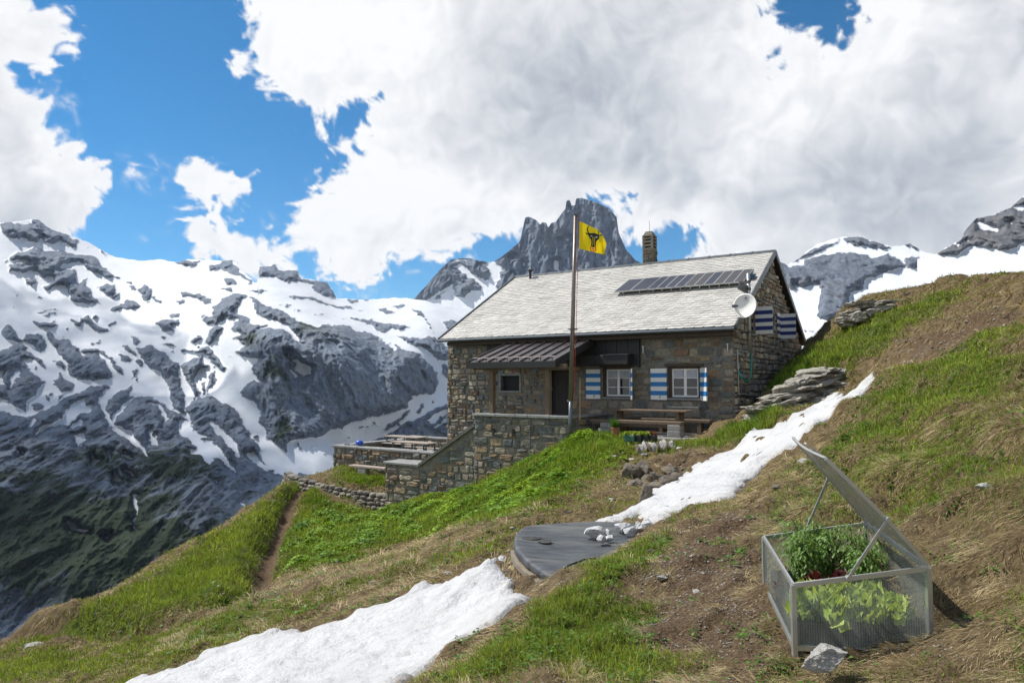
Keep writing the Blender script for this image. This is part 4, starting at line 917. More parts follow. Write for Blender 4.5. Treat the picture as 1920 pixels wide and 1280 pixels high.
# porch parapet
T = hutframe('porch_parapet', 0, 0, label='tall stone parapet under the porch posts with a slab coping', cat='stone wall')
s = Stones(); x0, x1, f0, f1 = 4.51, 8.27, 2.45, 2.87
s.core((x0, f0, -4.6), (x1, f1, -1.2)); s.face((x0, f1, -4.6), X_, Z_, Y_, x1 - x0, 3.4, .23, .42, .042, 31, dark=1.05)
s.face((x1, f1, -4.6), YN, Z_, X_, .42, 3.4, .21, .3, .05, 32); s.face((x0, 0.1, -2.6), Y_, Z_, XN, 2.7, 1.4, .2, .34, .05, 33); s.core((x0, .1, -2.6), (x0 + .35, 2.5, -1.21)); s.build('wall_body', T)
m = MB(); xx = x0 - .06; k = 0
while xx < x1 + .02:
    w_ = min(.7 + .2 * math.sin(k * 2.3), x1 + .06 - xx); m.box((xx + .005, f0 - .06, -1.2), (xx + w_ - .005, f1 + .09, -1.11 + .01 * math.sin(k)), bev=.012); xx += w_; k += 1
m.box((x0 - .06, .1, -1.2), (x0 + .4, f0 - .07, -1.12), bev=.012); m.build('coping', SLAB, T)
m = MB(); m.tube([(5.9, f1 + .09, -1.25), (5.9, f1 + .09, -2.6)], .02, 6); m.build('drain_pipe', ZINC, T)
for x in (6.55, 7.35): MB().box((x, f1 + .03, -1.85), (x + .09, f1 + .075, -1.6)).build('drain_slot', DARK, T)
# stair wall
T = hutframe('stair_wall', 0, 0, label='sloping stone stair wall descending from the parapet to a square block', cat='stone wall')
s = Stones(); x2, x3 = 10.8, 12.57; zt0, zt1 = -1.5, -3.1
f1 = 2.8
kp = lambda u0, u1, a, b: (b - 5.4) < (zt0 + (zt1 - zt0) * (u0 / (x2 - x1))) - .06
s.face((x1 + .01, f1, -5.4), X_, Z_, Y_, x2 - x1, 4.0, .22, .38, .04, 41, lambda u0, u1, a, b: (b - 5.4) < zt0 + (zt1 - zt0) * u1 / (x2 - x1) - .03)
s.poly([(x1, f1, -5.4), (x2, f1, -5.4), (x2, f1, zt1 - .05), (x1, f1, zt0 - .05), (x1, f1 - .35, -5.4), (x2, f1 - .35, -5.4), (x2, f1 - .35, zt1 - .05), (x1, f1 - .35, zt0 - .05)], [(3, 2, 1, 0), (4, 5, 6, 7), (2, 3, 7, 6), (0, 1, 5, 4)])
s.core((x2, 1.2, -5.6), (x3, f1, -3.16)); s.face((x2, f1, -5.6), X_, Z_, Y_, x3 - x2, 2.44, .24, .42, .06, 42); s.face((x3, f1, -5.6), YN, Z_, X_, 1.6, 2.44, .24, .4, .06, 43)
s.build('wall_body', T)
m = MB(); m.bar((x1 - .02, f1 - .14, zt0 - .02), (x2 + .03, f1 - .14, zt1 + .0), .5, .1); m.build('sloping_coping', simple('dark_slab', (.12, .115, .105), .8, .3, 4, .5), T)
m = MB(); m.box((x2 + .02, 1.9, -3.16), (x3 + .07, f1 + .08, -3.07), bev=.015); m.box((x2 + .02, 1.15, -3.16), (x2 + .55, 1.88, -3.06), bev=.015); m.build('coping', SLAB, T)
m = MB()
for k in range(9): m.box((8.3 + k * .29, .9, -4.2), (8.3 + (k + 1) * .29, 2.44, -1.75 - k * .19))
m.build('steps', SLAB, T)
# terrace
T = hutframe('terrace_wall', 0, 0, label='low stone terrace wall with slab coping around the picnic tables', cat='stone wall')
s = Stones(); tl = 18.7
s.core((HL + .05, -.5, -4.9), (tl, -.1, -3.07)); s.face((HL + .05, -.1, -4.6), X_, Z_, Y_, tl - HL - .05, 1.53, .24, .36, .07, 51, dark=1.15)
s.core((tl - .4, -5.2, -6.2), (tl, -.5, -3.07)); s.face((tl, -.1, -5.6), YN, Z_, X_, 5.1, 2.5, .24, .36, .06, 52)
s.core((HL + .05, -5.6, -5), (tl, -5.2, -2.98)); s.face((HL + .05, -5.2, -3.6), X_, Z_, Y_, tl - HL - .45, .6, .22, .36, .05, 53, dark=1.15); s.build('wall_body', T)
m = MB()
def coping(x0, x1, y0, y1, z, ax=0):
    q, e = (x0, x1) if ax == 0 else (y0, y1); k = 0
    while q < e - .05:
        w_ = min(.75 + .2 * math.sin(k * 3.1 + z), e - q); zz = z + .008 * math.sin(k * 5)
        if ax == 0: m.box((q + .004, y0, z - .09), (q + w_ - .004, y1, zz), bev=.012)
        else: m.box((x0, q + .004, z - .09), (x1, q + w_ - .004, zz), bev=.012)
        q += w_; k += 1
coping(HL + .1, tl + .06, -.56, -.02, -2.98); coping(tl - .46, tl + .06, -5.14, -.58, -2.98, 1); coping(HL + .1, tl + .06, -5.66, -5.15, -2.89); m.build('coping', SLAB, T)
MB().box((HL + .05, -5.19, -3.75), (tl - .41, -.51, -3.5)).build('terrace_paving', SLAB, T)
# paving in front of the hut
rr = np.random.default_rng(5); m = MB(); y = .08
while y < 2.5:
    dpt = rr.uniform(.35, .6); x = -.5 + rr.uniform(0, .3)
    while x < 4.45:
        w_ = rr.uniform(.4, .95); w_ = min(w_, 4.46 - x)
        if w_ > .12 and not (y > 1.9 and x < .5): m.box((x + .012, y + .012, -1.95), (x + w_ - .012, min(y + dpt, 2.6) - .012, -1.7 + rr.uniform(-.012, .012)), bev=.012, col=np.array((.2, .195, .185)) * rr.uniform(.75, 1.25))
        x += w_
    y += dpt
o = m.build('paving', simple('paving_slate', (.2, .2, .19), .8, .25, 5, .5, usecol=True), kind='structure'); o.location = tuple(P0); o.rotation_euler = (0, 0, HROT)
# ================================================================ on the roof
SOLF = STEEL
t = NT('solar_cells'); p = t.co()
br = t.n('ShaderNodeTexBrick', {'Vector': p, 'Color1': (.024, .028, .045, 1), 'Color2': (.03, .034, .055, 1), 'Mortar': (.16, .165, .17, 1), 'Scale': 1.0, 'Mortar Size': .004, 'Brick Width': .125, 'Row Height': .125}, offset=0.0)
SOLC = t.out(t.pbr(br.outputs[0], .5, Specular_IOR_Level=.25))
t = NT('brown_solar_cells'); p = t.co()
br = t.n('ShaderNodeTexBrick', {'Vector': p, 'Color1': (.05, .046, .047, 1), 'Color2': (.062, .057, .058, 1), 'Mortar': (.17, .17, .17, 1), 'Scale': 1.0, 'Mortar Size': .004, 'Brick Width': .12, 'Row Height': .12}, offset=0.0)
SOLB = t.out(t.pbr(br.outputs[0], .5, Specular_IOR_Level=.25))
words = ['first', 'second', 'third', 'fourth', 'fifth', 'sixth', 'seventh', 'eighth', 'ninth', 'tenth', 'eleventh', 'twelfth']
x = 5.22; rot_x = math.atan2(RZ - 1.72, -(RD - .52)) - .1
proto = {}
for k in range(12):
    w_ = .68 if k < 2 else .345; gap = .035 if k in (2, 6) else .012
    x -= w_ + gap
    key = ('wide' if k < 2 else ('brown' if k >= 6 and k != 8 else 'blue'))
    loc = hp(x, -2.18, 3.48)
    if key not in proto:
        e = empty('solar_panel', tuple(loc), HROT); e.rotation_euler = (-rot_x, 0, HROT)
        fr = MB(); L_ = 1.62; f = .022
        fr.box((0, -L_, 0), (f, 0, .045)); fr.box((w_ - f, -L_, 0), (w_, 0, .045)); fr.box((f, -f, 0), (w_ - f, 0, .045)); fr.box((f, -L_, 0), (w_ - f, -L_ + f, .045))
        fr.build('panel_frame', SOLF, e)
        MB().box((f, -L_ + f, .01), (w_ - f, -f, .04)).build('cells', SOLB if key == 'brown' else SOLC, e)
        MB().bar((w_ * .5, -.1, -.0), (w_ * .5, -.1, -.16), .03).build('mounting_foot', STEEL, e); MB().bar((w_ * .5, -L_ + .2, -.0), (w_ * .5, -L_ + .2, -.1), .03).build('mounting_foot', STEEL, e)
        proto[key] = e
    else:
        e = dup(proto[key]); e.location = tuple(loc)
    desc = 'wide dark blue' if k < 2 else ('narrow brownish' if key == 'brown' else 'narrow dark blue')
    put(e, label='%s solar panel, %s from the left on the slate roof' % (desc, words[k]), cat='solar panel', group='solar panels in a row on the hut roof')
m = MB(); m.box((-.35, -.5, -.02), (.35, .15, .02)); o = m.build('skylight', GLASS, None, label='small dark roof light near the right verge of the slate roof', cat='roof window'); 
p = hp(.15, -2.75, 3.72); o.location = tuple(p); o.rotation_euler = (-rot_x - .1, 0, HROT); o.scale = (.5, .6, 1)
# ---- satellite dish on its mast
p = hp(-.32, -.75, 0)
e = empty('satellite_dish', tuple(p + np.array((0, 0, .95))), HROT, label='white round satellite dish on a galvanised mast at the hut corner', cat='satellite dish')
m = MB(); m.tube([(0, 0, 0), (0, 0, 2.62)], .058, 12); m.build('mast', STEEL, e, smooth=True)
m = MB(); 
for z in (2.3, 2.06, .62):
    m = MB(); m.tube([(0, 0, z), (0, 0, z + .09)], .075, 12); m.bar((0, 0, z + .045), (.3, 0, z + .045), .05); m.build('clamp', DMET, e)
m = MB(); m.add([(.02, .0, 2.25), (.02, .0, 1.92), (.1, .85, 2.02), (.1, .85, 2.12), (.06, .0, 2.25), (.06, .0, 1.92), (.14, .85, 2.02), (.14, .85, 2.12)], [(0, 1, 2, 3), (7, 6, 5, 4), (0, 4, 5, 1), (1, 5, 6, 2), (2, 6, 7, 3), (3, 7, 4, 0)]); m.build('bracket_plate', ZINC, e)
dc = at(1396, 573, 21.55)
face = -dc / np.linalg.norm(dc) + np.array((-.42, .12, .28)); face /= np.linalg.norm(face)
sx = np.cross((0, 0, 1), face); sx /= np.linalg.norm(sx); sy = np.cross(face, sx)
from mathutils import Matrix
Md = Matrix(((sx[0], sy[0], face[0], dc[0]), (sx[1], sy[1], face[1], dc[1]), (sx[2], sy[2], face[2], dc[2]), (0, 0, 0, 1)))
Mi = e.matrix_basis if False else (Matrix.Translation(e.location) @ Matrix.Rotation(HROT, 4, 'Z'))
V, Fs = [], []; nr, na = 8, 40; rad = .4
for side in (0, 1):
    for i in range(nr + 1):
        for j in range(na):
            q = i / nr; a = 2 * math.pi * j / na; V.append((rad * q * math.cos(a) * .96, rad * q * math.sin(a), .13 * (q * q - 1) - (.012 if side else 0)))
off = (nr + 1) * na
for i in range(nr):
    for j in range(na):
        a, b = i * na + j, i * na + (j + 1) % na; Fs.append([a, b, b + na, a + na]); Fs.append([off + a, off + a + na, off + b + na, off + b])
for j in range(na): a, b = nr * na + j, nr * na + (j + 1) % na; Fs.append([a, b, off + b, off + a])
dsh = np_mesh('reflector', V, Fs, WHITE, parent=e); dsh.matrix_parent_inverse = Mi.inverted(); dsh.matrix_basis = Md
m = MB(); m.tube([(0, -.37, .0), (-.10, -.28, .1), (-.17, -.08, .3)], .013, 6); m.tube([(-.06, -.38, .0), (-.17, -.25, .12), (-.2, -.09, .3)], .013, 6); a_ = m.build('feed_arm', STEEL, dsh)
m = MB(); m.tube([(-.25, -.09, .34), (-.19, -.06, .28), (-.12, -.05, .22)], [.045, .05, .03], 10); m.build('receiver', ZINC, dsh)
def disc(c, r, col, z, a0=0, a1=2 * math.pi, n=20):
    return [(c[0], c[1], z)] + [(c[0] + r * math.cos(a0 + (a1 - a0) * i / n), c[1] + r * math.sin(a0 + (a1 - a0) * i / n), z) for i in range(n + 1)], [(0, i + 1, i + 2) for i in range(n)], col
m = MB(); zl = .13 * ((.27 / .4) ** 2 - 1) + .012
for a in (disc((0, .275), .036, (.55, .03, .05), zl + .0, R(45), R(225)), disc((0, .275), .036, (.02, .16, .5), zl + .0, R(225), R(405)), disc((.012, .262), .02, (.01, .03, .16), zl + .002), disc((-.012, .286), .018, (.7, .12, .12), zl + .002)): m.add(a[0], a[1], a[2])
m.build('emblem', simple('printed_emblem', (1, 1, 1), .5, .05, usecol=True), dsh, fix=False)
m = MB(); 
for k in range(8): m.box((-.06 + k * .016, .212, zl - .016), (-.06 + k * .016 + .011, .226, zl - .012))
m.build('emblem_lettering', simple('grey_print', (.15, .15, .17), .5), dsh)
m = MB(); m.box((-.09, -.1, -.19), (.09, .12, -.13)); m.bar((0, 0, -.16), (.08, 0, -.52), .06); m.build('dish_mount', STEEL, dsh)
# green hose looped on the gable corner
p = [hp(-.35, -.78, .95), hp(-.38, -.7, .75), hp(-.42, -.5, .4), hp(-.4, -.35, .12), hp(-.35, -.15, -.02), hp(-.25, .05, .12), hp(-.15, .1, .35)]
m = MB(); m.tube(p, .03, 8); m.build('garden_hose', simple('green_hose', (.02, .2, .15), .4), label='green hose hanging in a loop below the mast at the hut corner', cat='hose', smooth=True)

# ================================================================ flagpole and flag
b0 = at(1068, 812, 21.0); b0[2] = H(b0[:2]) - .1; tp = at(1079, 404, 21.0)
e = empty('flagpole', tuple(b0), label='tall brown metal flagpole rising in front of the porch', cat='flagpole')
l = lambda q: tuple(np.array(q) - b0)
mid = b0 + (tp - b0) * .2
m = MB(); m.tube([l(b0), l(mid)], .062, 12); m.build('base_tube', ZINC, e, smooth=True)
m = MB(); m.tube([l(mid - (tp - b0) * .01), l(tp)], [.076, .052], 12); m.build('pole', simple('bronzed_pole', (.2, .165, .14), .35, .2, 3, .05, Metallic=.5), e, smooth=True)
m = MB(); m.tube([l(tp), l(tp + np.array((0, 0, .05)))], .062, 10); m.bar(l(tp + np.array((.02, 0, -.02))), l(tp + np.array((.14, 0, -.04))), .05); m.build('pole_head', DMET, e)
for q in (.06, .5):
    m = MB(); c = b0 + (tp - b0) * q; m.bar(l(c + np.array((-.16, .0, 0))), l(c + np.array((.16, 0, 0))), .03); m.tube([l(c - np.array((0, 0, .03))), l(c + np.array((0, 0, .03)))], .085, 10); m.build('collar', DMET, e)
m = MB(); m.tube([l(tp + np.array((.1, -.06, -.03))), l(b0 + (tp - b0) * .5 + np.array((.1, -.09, 0))), l(b0 + np.array((.13, -.09, 1.35)))], .008, 5); m.build('halyard', simple('red_cord', (.42, .03, .04), .8), e)
m = MB(); m.tube([l(b0 + np.array((.32, -.05, 2.05))), l(b0 + np.array((.31, -.05, .75)))], .016, 6); m.build('rope_tail', simple('hemp_rope', (.4, .24, .12), .8), e)
fd = 20.95
zq = lambda a, b: (1060 + a / 12.8, 400 + b / 12.8)
topE = [zq(340, 183), zq(450, 235), zq(560, 290), zq(670, 342), zq(760, 378), zq(830, 450), zq(890, 520), zq(940, 620), zq(985, 710)]
botE = [zq(330, 850), zq(420, 868), zq(500, 890), zq(590, 908), zq(680, 930), zq(760, 950), zq(830, 965), zq(890, 980), zq(935, 988)]
nS, nT = 150, 130
ss = np.linspace(0, 1, nS); tp_ = np.array(topE); bt_ = np.array(botE)
k_ = np.linspace(0, 1, 9)
Tx, Ty = np.interp(ss, k_, tp_[:, 0]), np.interp(ss, k_, tp_[:, 1]); Bx, By = np.interp(ss, k_, bt_[:, 0]), np.interp(ss, k_, bt_[:, 1])
tt = np.linspace(0, 1, nT)[:, None]
FU = Tx + (Bx - Tx) * tt; FV = Ty + (By - Ty) * tt
FY = fd + .07 * np.sin(ss[None] * 7 + tt * 2.2) * ss[None] ** .6 + .05 * np.sin(ss * 15 - tt * 5) * ss + .14 * ss[None] * (1 - tt) ** 2 + .05 * np.exp(-((ss[None] - .72 + .25 * tt) / .05) ** 2) * (1 - tt)
FP = at(FU, FV, FY)
ZX, ZY = (FU - 1060) * 12.8, (FV - 400) * 12.8; Z_P = np.stack([ZX, ZY], -1)
yel = np.array((.82, .62, .005)); blk = np.array((.03, .034, .03)); red = np.array((.62, .015, .03))
fc = np.tile(yel, (nT, nS, 1))
for q in ([(480,458),(510,462),(545,490),(520,470),(560,470),(620,478),(700,470),(760,492),(800,500),(822,540),(820,590),(800,630),(760,655),(740,690),(735,780),(700,812),(650,815),(618,780),(625,700),(622,640),(590,600),(570,570),(550,520),(510,508)],
          [(578,300),(550,308),(518,345),(512,400),(525,440),(550,478),(580,472),(555,435),(545,395),(548,350),(565,318)], [(770,375),(800,400),(815,450),(800,505),(785,500),(795,450),(778,410)], [(800,520),(860,500),(890,520),(850,545),(815,550)]):
    fc[poly_sdf(Z_P, q) > 0] = blk
for q in ([(655,560),(664,560),(668,700),(655,770),(648,768),(660,690)], [(694,565),(703,565),(703,700),(708,790),(698,790),(694,690)]): fc[poly_sdf(Z_P, q) > -3] = yel * .75
for (cx, cy) in ((622, 545), (745, 575)): fc[((ZX - cx) / 26) ** 2 + ((ZY - cy + (ZX - cx) * .25) / 11) ** 2 < 1] = (.6, .6, .55)
rr_ = np.hypot(ZX - 668, ZY - 848); fc[(rr_ > 55) & (rr_ < 76) & ~((ZY < 800) & (np.abs(ZX - 668) < 34))] = red; fc[np.hypot(ZX - 664, ZY - 850) < 24] = (.6, .02, .14)
t = NT('flag_cloth'); FLAGM = t.out(t.n('ShaderNodeMixShader', {0: .38, 1: t.pbr(t.attr('col', False), .8, t.bump(t.noise(t.co(), 60, 3), .1, .003)), 2: t.n('ShaderNodeBsdfTranslucent', {'Color': t.attr('col', False)}).outputs[0]}).outputs[0])
np_mesh('flag', FP.reshape(-1, 3), grid_faces(nT, nS), FLAGM, attrs={'col': fc.reshape(-1, 3)}, label='yellow flag with a black bull head and red nose ring flying from the pole', cat='flag')

# ================================================================ furniture
def table(name, loc, rz, top_l, top_w, h, mat, leg, **kw):
    e = empty(name, tuple(loc), rz, **kw)
    m = MB(); n = 4
    for k in range(n): y = -top_w / 2 + top_w * k / n; m.box((-top_l / 2, y + .006, h - .05), (top_l / 2, y + top_w / n - .006, h), bev=.006)
    m.build('tabletop', mat, e); return e
# table and benches against the hut
e = table('wooden_table', hp(2.55, 1.05, -1.7), HROT, 2.85, .66, .78, BWOOD, None, label='long dark timber table under the striped-shutter windows of the hut', cat='table')
for x in (-1.1, 1.02):
    m = MB(); m.bar((x, -.2, 0), (x, -.2, .73), .11, .11); m.bar((x, .2, 0), (x, .2, .73), .11, .11); m.box((x - .06, -.3, .66), (x + .06, .3, .73)); m.build('leg', BWOOD, e)
m = MB().box((-1.1, -.04, .2), (1.02, .04, .3)).build('stretcher', BWOOD, e)
GREYB = simple('stone_block', (.26, .25, .235), .9, .3, 6, .6)
def bench(loc, rz, Lb, w_, h, **kw):
    e = empty('wooden_bench', tuple(loc), rz, **kw); MB().box((-Lb / 2, -w_ / 2, h - .1), (Lb / 2, w_ / 2, h), bev=.012).build('seat', BWOOD, e); return e
e = bench(hp(2.65, 1.75, -1.7), HROT, 3.1, .34, .46, label='long thick plank bench on two stone blocks in front of the timber table', cat='bench')
for x, w_ in ((-1.32, .42), (1.0, .4)):
    m = MB(); m.box((x - w_ / 2, -.2, 0), (x + w_ / 2, .2, .185), bev=.02); m.box((x - w_ / 2 + .01, -.19, .187), (x + w_ / 2 - .01, .19, .36), bev=.02); m.build('stone_block', GREYB, e)
e = bench(hp(2.3, .38, -1.7), HROT, 3.3, .32, .47, label='plank bench behind the timber table close against the hut wall', cat='bench')
for x in (-1.3, 0, 1.3): MB().box((x - .06, -.14, 0), (x + .06, .14, .37)).build('leg', BWOOD, e)
m = MB(); m.box((-.55, -.2, -.025), (.55, .2, .025), bev=.006); o = m.build('slate_slab', SLAB, label='dark slab leaning on the hut wall under the right window', cat='stone slab'); p = hp(1.65, .14, -1.0); o.location = tuple(p); o.rotation_euler = (R(58), 0, HROT)
# terrace picnic tables
for (L, D, lab) in ((14.85, -1.35, 'front weathered picnic table on the terrace nearest the low wall'), (17.35, -3.55, 'rear weathered picnic table on the terrace with thin dark legs')):
    e = table('picnic_table', hp(L, D, -3.5), HROT, 2.3, .75, .76, GWOOD, None, label=lab, cat='picnic table', group='picnic tables on the terrace')
    for x in (-1.0, -.35, .35, 1.0):
        m = MB(); m.bar((x, .3, 0), (x, .3, .71), .05); m.bar((x, -.3, 0), (x, -.3, .71), .05); m.bar((x, -.3, .69), (x, .3, .69), .05); m.build('leg', ZINC, e)
    for y in (-.68, .68):
        MB().box((-1.15, y - .15, .42), (1.15, y + .15, .46), bev=.008).build('bench_seat', GWOOD, e)
        for x in (-.8, .8): m = MB(); m.bar((x, y, 0), (x, y, .42), .05); m.bar((x, 0, .3), (x, y, .4), .04); m.build('bench_leg', ZINC, e)
e = bench(hp(12.4, -1.25, -3.5), HROT, 1.3, .35, .46, label='short plank bench on the terrace next to the hut corner', cat='bench')
for x in (-.5, .5): MB().box((x - .05, -.14, 0), (x + .05, .14, .37)).build('leg', BWOOD, e)
pl_ = MB(); pl_.box((-1.7, -.17, .4), (1.7, .17, .49), bev=.012)
gz_ = float(H(np.array([hp(15.2, .75)[:2]]))[0])
e = empty('plank_bench', tuple(hp(14.9, .75, gz_)), HROT, label='pale weathered plank bench in the grass below the terrace wall', cat='bench'); pl_.build('seat', simple('pinkish_plank', (.36, .285, .24), .85, .3, 3, .5, .01, (1, 10, 10)), e)
for x in (-1.05, .95): MB().box((x - .25, -.16, -.25), (x + .25, .16, .395), bev=.03).build('stone_support', GREYB, e)
# blue ball on the coping
import bmesh
def ball(name, r, mat, **kw):
    bm = bmesh.new(); bmesh.ops.create_uvsphere(bm, u_segments=24, v_segments=16, radius=r); me = bpy.data.meshes.new(name); bm.to_mesh(me); bm.free(); me.materials.append(mat)
    me.polygons.foreach_set('use_smooth', np.ones(len(me.polygons), bool)); return put(bpy.data.objects.new(name, me), **kw)
e = ball('ball', .14, simple('blue_rubber', (.02, .09, .5), .35, .05), label='blue ball lying on the terrace wall coping', cat='ball'); e.location = tuple(hp(17.35, -.42, -2.84)); e.scale = (1.35, 1, .9)
m = MB(); m.tube([(-.1, 0, -.14), (.12, 0, -.1)], .03, 6); 
for k, x in enumerate((18.2, 18.0)):
    o = ball('pebble', .06, GREYB, label=('left' if k == 0 else 'right') + ' small round stone on the far corner of the terrace coping', cat='stone'); o.location = tuple(hp(x, -.35, -2.93)); o.scale = (1.2, 1, .8)

# ---- rocks
def rock(name, c, size, seed, mat, sub=4, flat=1.0, parent=None, rz=0, tilt=0, **kw):
    bm = bmesh.new(); bmesh.ops.create_icosphere(bm, subdivisions=sub, radius=1)
    V = np.array([v.co[:] for v in bm.verts]); r = np.random.default_rng(seed)
    d = V.copy(); nrm = r.normal(size=(16, 3)); nrm /= np.linalg.norm(nrm, axis=1)[:, None]; off = r.uniform(.5, .82, 16)
    rad = np.ones(len(V))
    for n_, o_ in zip(nrm, off):   # cut flats
        k = V @ n_; rad = np.where(k > 1e-3, np.minimum(rad, o_ / np.maximum(k, 1e-3)), rad)
    rad = rad * (1 + .10 * fbm(V * 1.6 + seed, 3) + .05 * fbm(V * 6 + seed, 3))
    V = V * rad[:, None] * np.array(size)
    me = bpy.data.meshes.new(name); bm.to_mesh(me); bm.free(); me.vertices.foreach_set('co', V.astype(np.float32).ravel()); me.update(); me.materials.append(mat)
    o = put(bpy.data.objects.new(name, me), parent=parent, **kw); o.location = tuple(c); o.rotation_euler = (tilt, 0, rz); return o
def rockmat(name, a, b, lich=None, sc=5):
    t = NT(name); p = t.co(); n1 = t.noise(p, sc, 8, .7); n2 = t.noise(t.mapv(p, (1, 1, 4)), sc * 1.5, 7, .7)
    c = t.mix(t.ramp(n2, .32, .68), a, b)
    if lich: c = t.mix(t.ramp(n1, .52, .66, 0, .9), c, lich)
    c = t.mix(t.ramp(t.noise(p, sc * 5, 4, .7), .58, .7, 0, .6), c, tuple(x * .4 for x in a))
    return t.out(t.pbr(c, .9, t.bump(t.math('ADD', n1, t.math('MULTIPLY', n2, .8)), 1, .06)))
WROCK = rockmat('pale_limestone', (.3, .285, .26), (.6, .58, .54)); BROCK = rockmat('brown_boulder', (.10, .085, .065), (.24, .21, .17), (.16, .11, .05)); OROCK = rockmat('bedded_outcrop', (.22, .205, .175), (.46, .43, .37), (.17, .16, .08), 5)
g3 = lambda u, v, dz=0, **k: (lambda q: (q[0], q[1], float(H(np.array([q]))[0]) + dz))(hit(u, v, **k))
rock('white_stone', at(1548, 1228, 3.56) + np.array((0, 0, -.02)), (.155, .09, .085), 17, WROCK, 5, label='pale angular stone in front of the cold frame', cat='stone', rz=.3, tilt=.1)
BO = [(1182,888,.32,.26,'mossy rounded boulder at the left of the broken bank','a'),(1205,882,.3,.27,'pale rounded boulder beside the mossy one','b'),(1196,905,.3,.13,'flat wedge of rock under the two round boulders','c'),(1215,900,.22,.2,'dark boulder wedged below the round ones','d'),(1212,930,.2,.3,'pointed upright rock beside the snow','e'),(1236,910,.36,.12,'flat slab-like rock above the snow edge','f'),(1252,905,.28,.2,'speckled rock in the bank right of the flat slab','g'),(1258,882,.34,.16,'low rock with dry moss on top of the bank','h'),(1275,892,.34,.14,'broken rock near the snow at the right of the bank','i'),(1228,892,.2,.14,'small angular rock in the middle of the broken bank','j')]
for k, (u_, v_, a, b, lab, _) in enumerate(BO):
    q = g3(u_, v_ + 4); rock('boulder', (q[0], q[1], q[2] + b * .25), (a, a * .8, b), 40 + k, BROCK, 4, label=lab, cat='rock', rz=k * 1.1, tilt=.2 * math.sin(k))
q = [(1408,826,.07),(1160,935,.0)]
PB = [(1145,937,.09),(1022,985,.07),(1505,866,.12),(1848,915,.075),(1240,1084,.06),(1455,915,.09),(1305,1110,.05),(1222,1036,.08),(1180,1050,.06),(1330,838,.06),(1400,815,.06),(1070,960,.07),(1010,1000,.06),(900,1010,.07),(960,990,.06),(1100,930,.06),(840,1075,.08),(700,1095,.09),(60,1212,.2),(1700,640,.12)]
PBL = ['small flat stone on the brown slope below the boulders','loose grey stone on the slope just above the pool cover','grey stone in the turf above the raised cold frame lid','pale stone at the right edge on the near hillside','small white stone on the footpath','grey stone beside the snow above the footpath','small stone in the footpath gravel','grey stone by the bank right of the pool cover','pale stone on the turf lip over the pool cover','pebble on the bare path near the lawn','stone in the short grass right of the lawn','loose stone on the bare slope above the upper snow end','small stone above the rear rim of the pool cover','loose stone in the middle of the brown slope','grey pebble on the brown slope left of the boulders','small stone under the leafy bank','stone above the top edge of the lower snow patch','stone on the brown slope far left of the snow','flat pale stone at the far left of the grass bank','brown stone in the bare soil of the upper hillside']
for k, (u_, v_, a) in enumerate(PB): q = g3(u_, v_); rock('stone', (q[0], q[1], q[2] + a * .15), (a, a * .75, a * .45), 80 + k, BROCK if k in (1, 5, 7, 9, 11, 13, 17, 19) else WROCK, 3, label=PBL[k], cat='stone', rz=k * .9)
# slabs on edge around the flower bed
for k in range(11):
    u_ = 1196 + k * 6.4; q = g3(u_, 846 - k * .5 + (3 if k < 2 else 0)); o = rock('edging_slab', (q[0], q[1], q[2] + .1), (.05, .13, .2), 120 + k, WROCK if k % 3 else BROCK, 3, label='upright slab, %s from the left in the row edging the flower bed' % (words[k] if k < 10 else 'last'), cat='stone slab', group='upright slabs edging the flower bed', rz=.5 + .2 * math.sin(k * 2), tilt=-.45)
for k, (u_, v_, lab) in enumerate(((1184,862,'wide pale flat stone on the flower bed'),(1208,853,'small white stone lying in the flower bed soil'),(1148,856,'white stone among the leaves left of the flower bed'),(1272,842,'flat stone at the right end of the slab edging'),(1418,806,'flat stone slab in the grass by the hut corner'))):
    q = g3(u_, v_); rock('stone', (*q[:2], q[2] + .02), (.15, .11, .05), 140 + k, WROCK, 3, label=lab, cat='stone', rz=k)

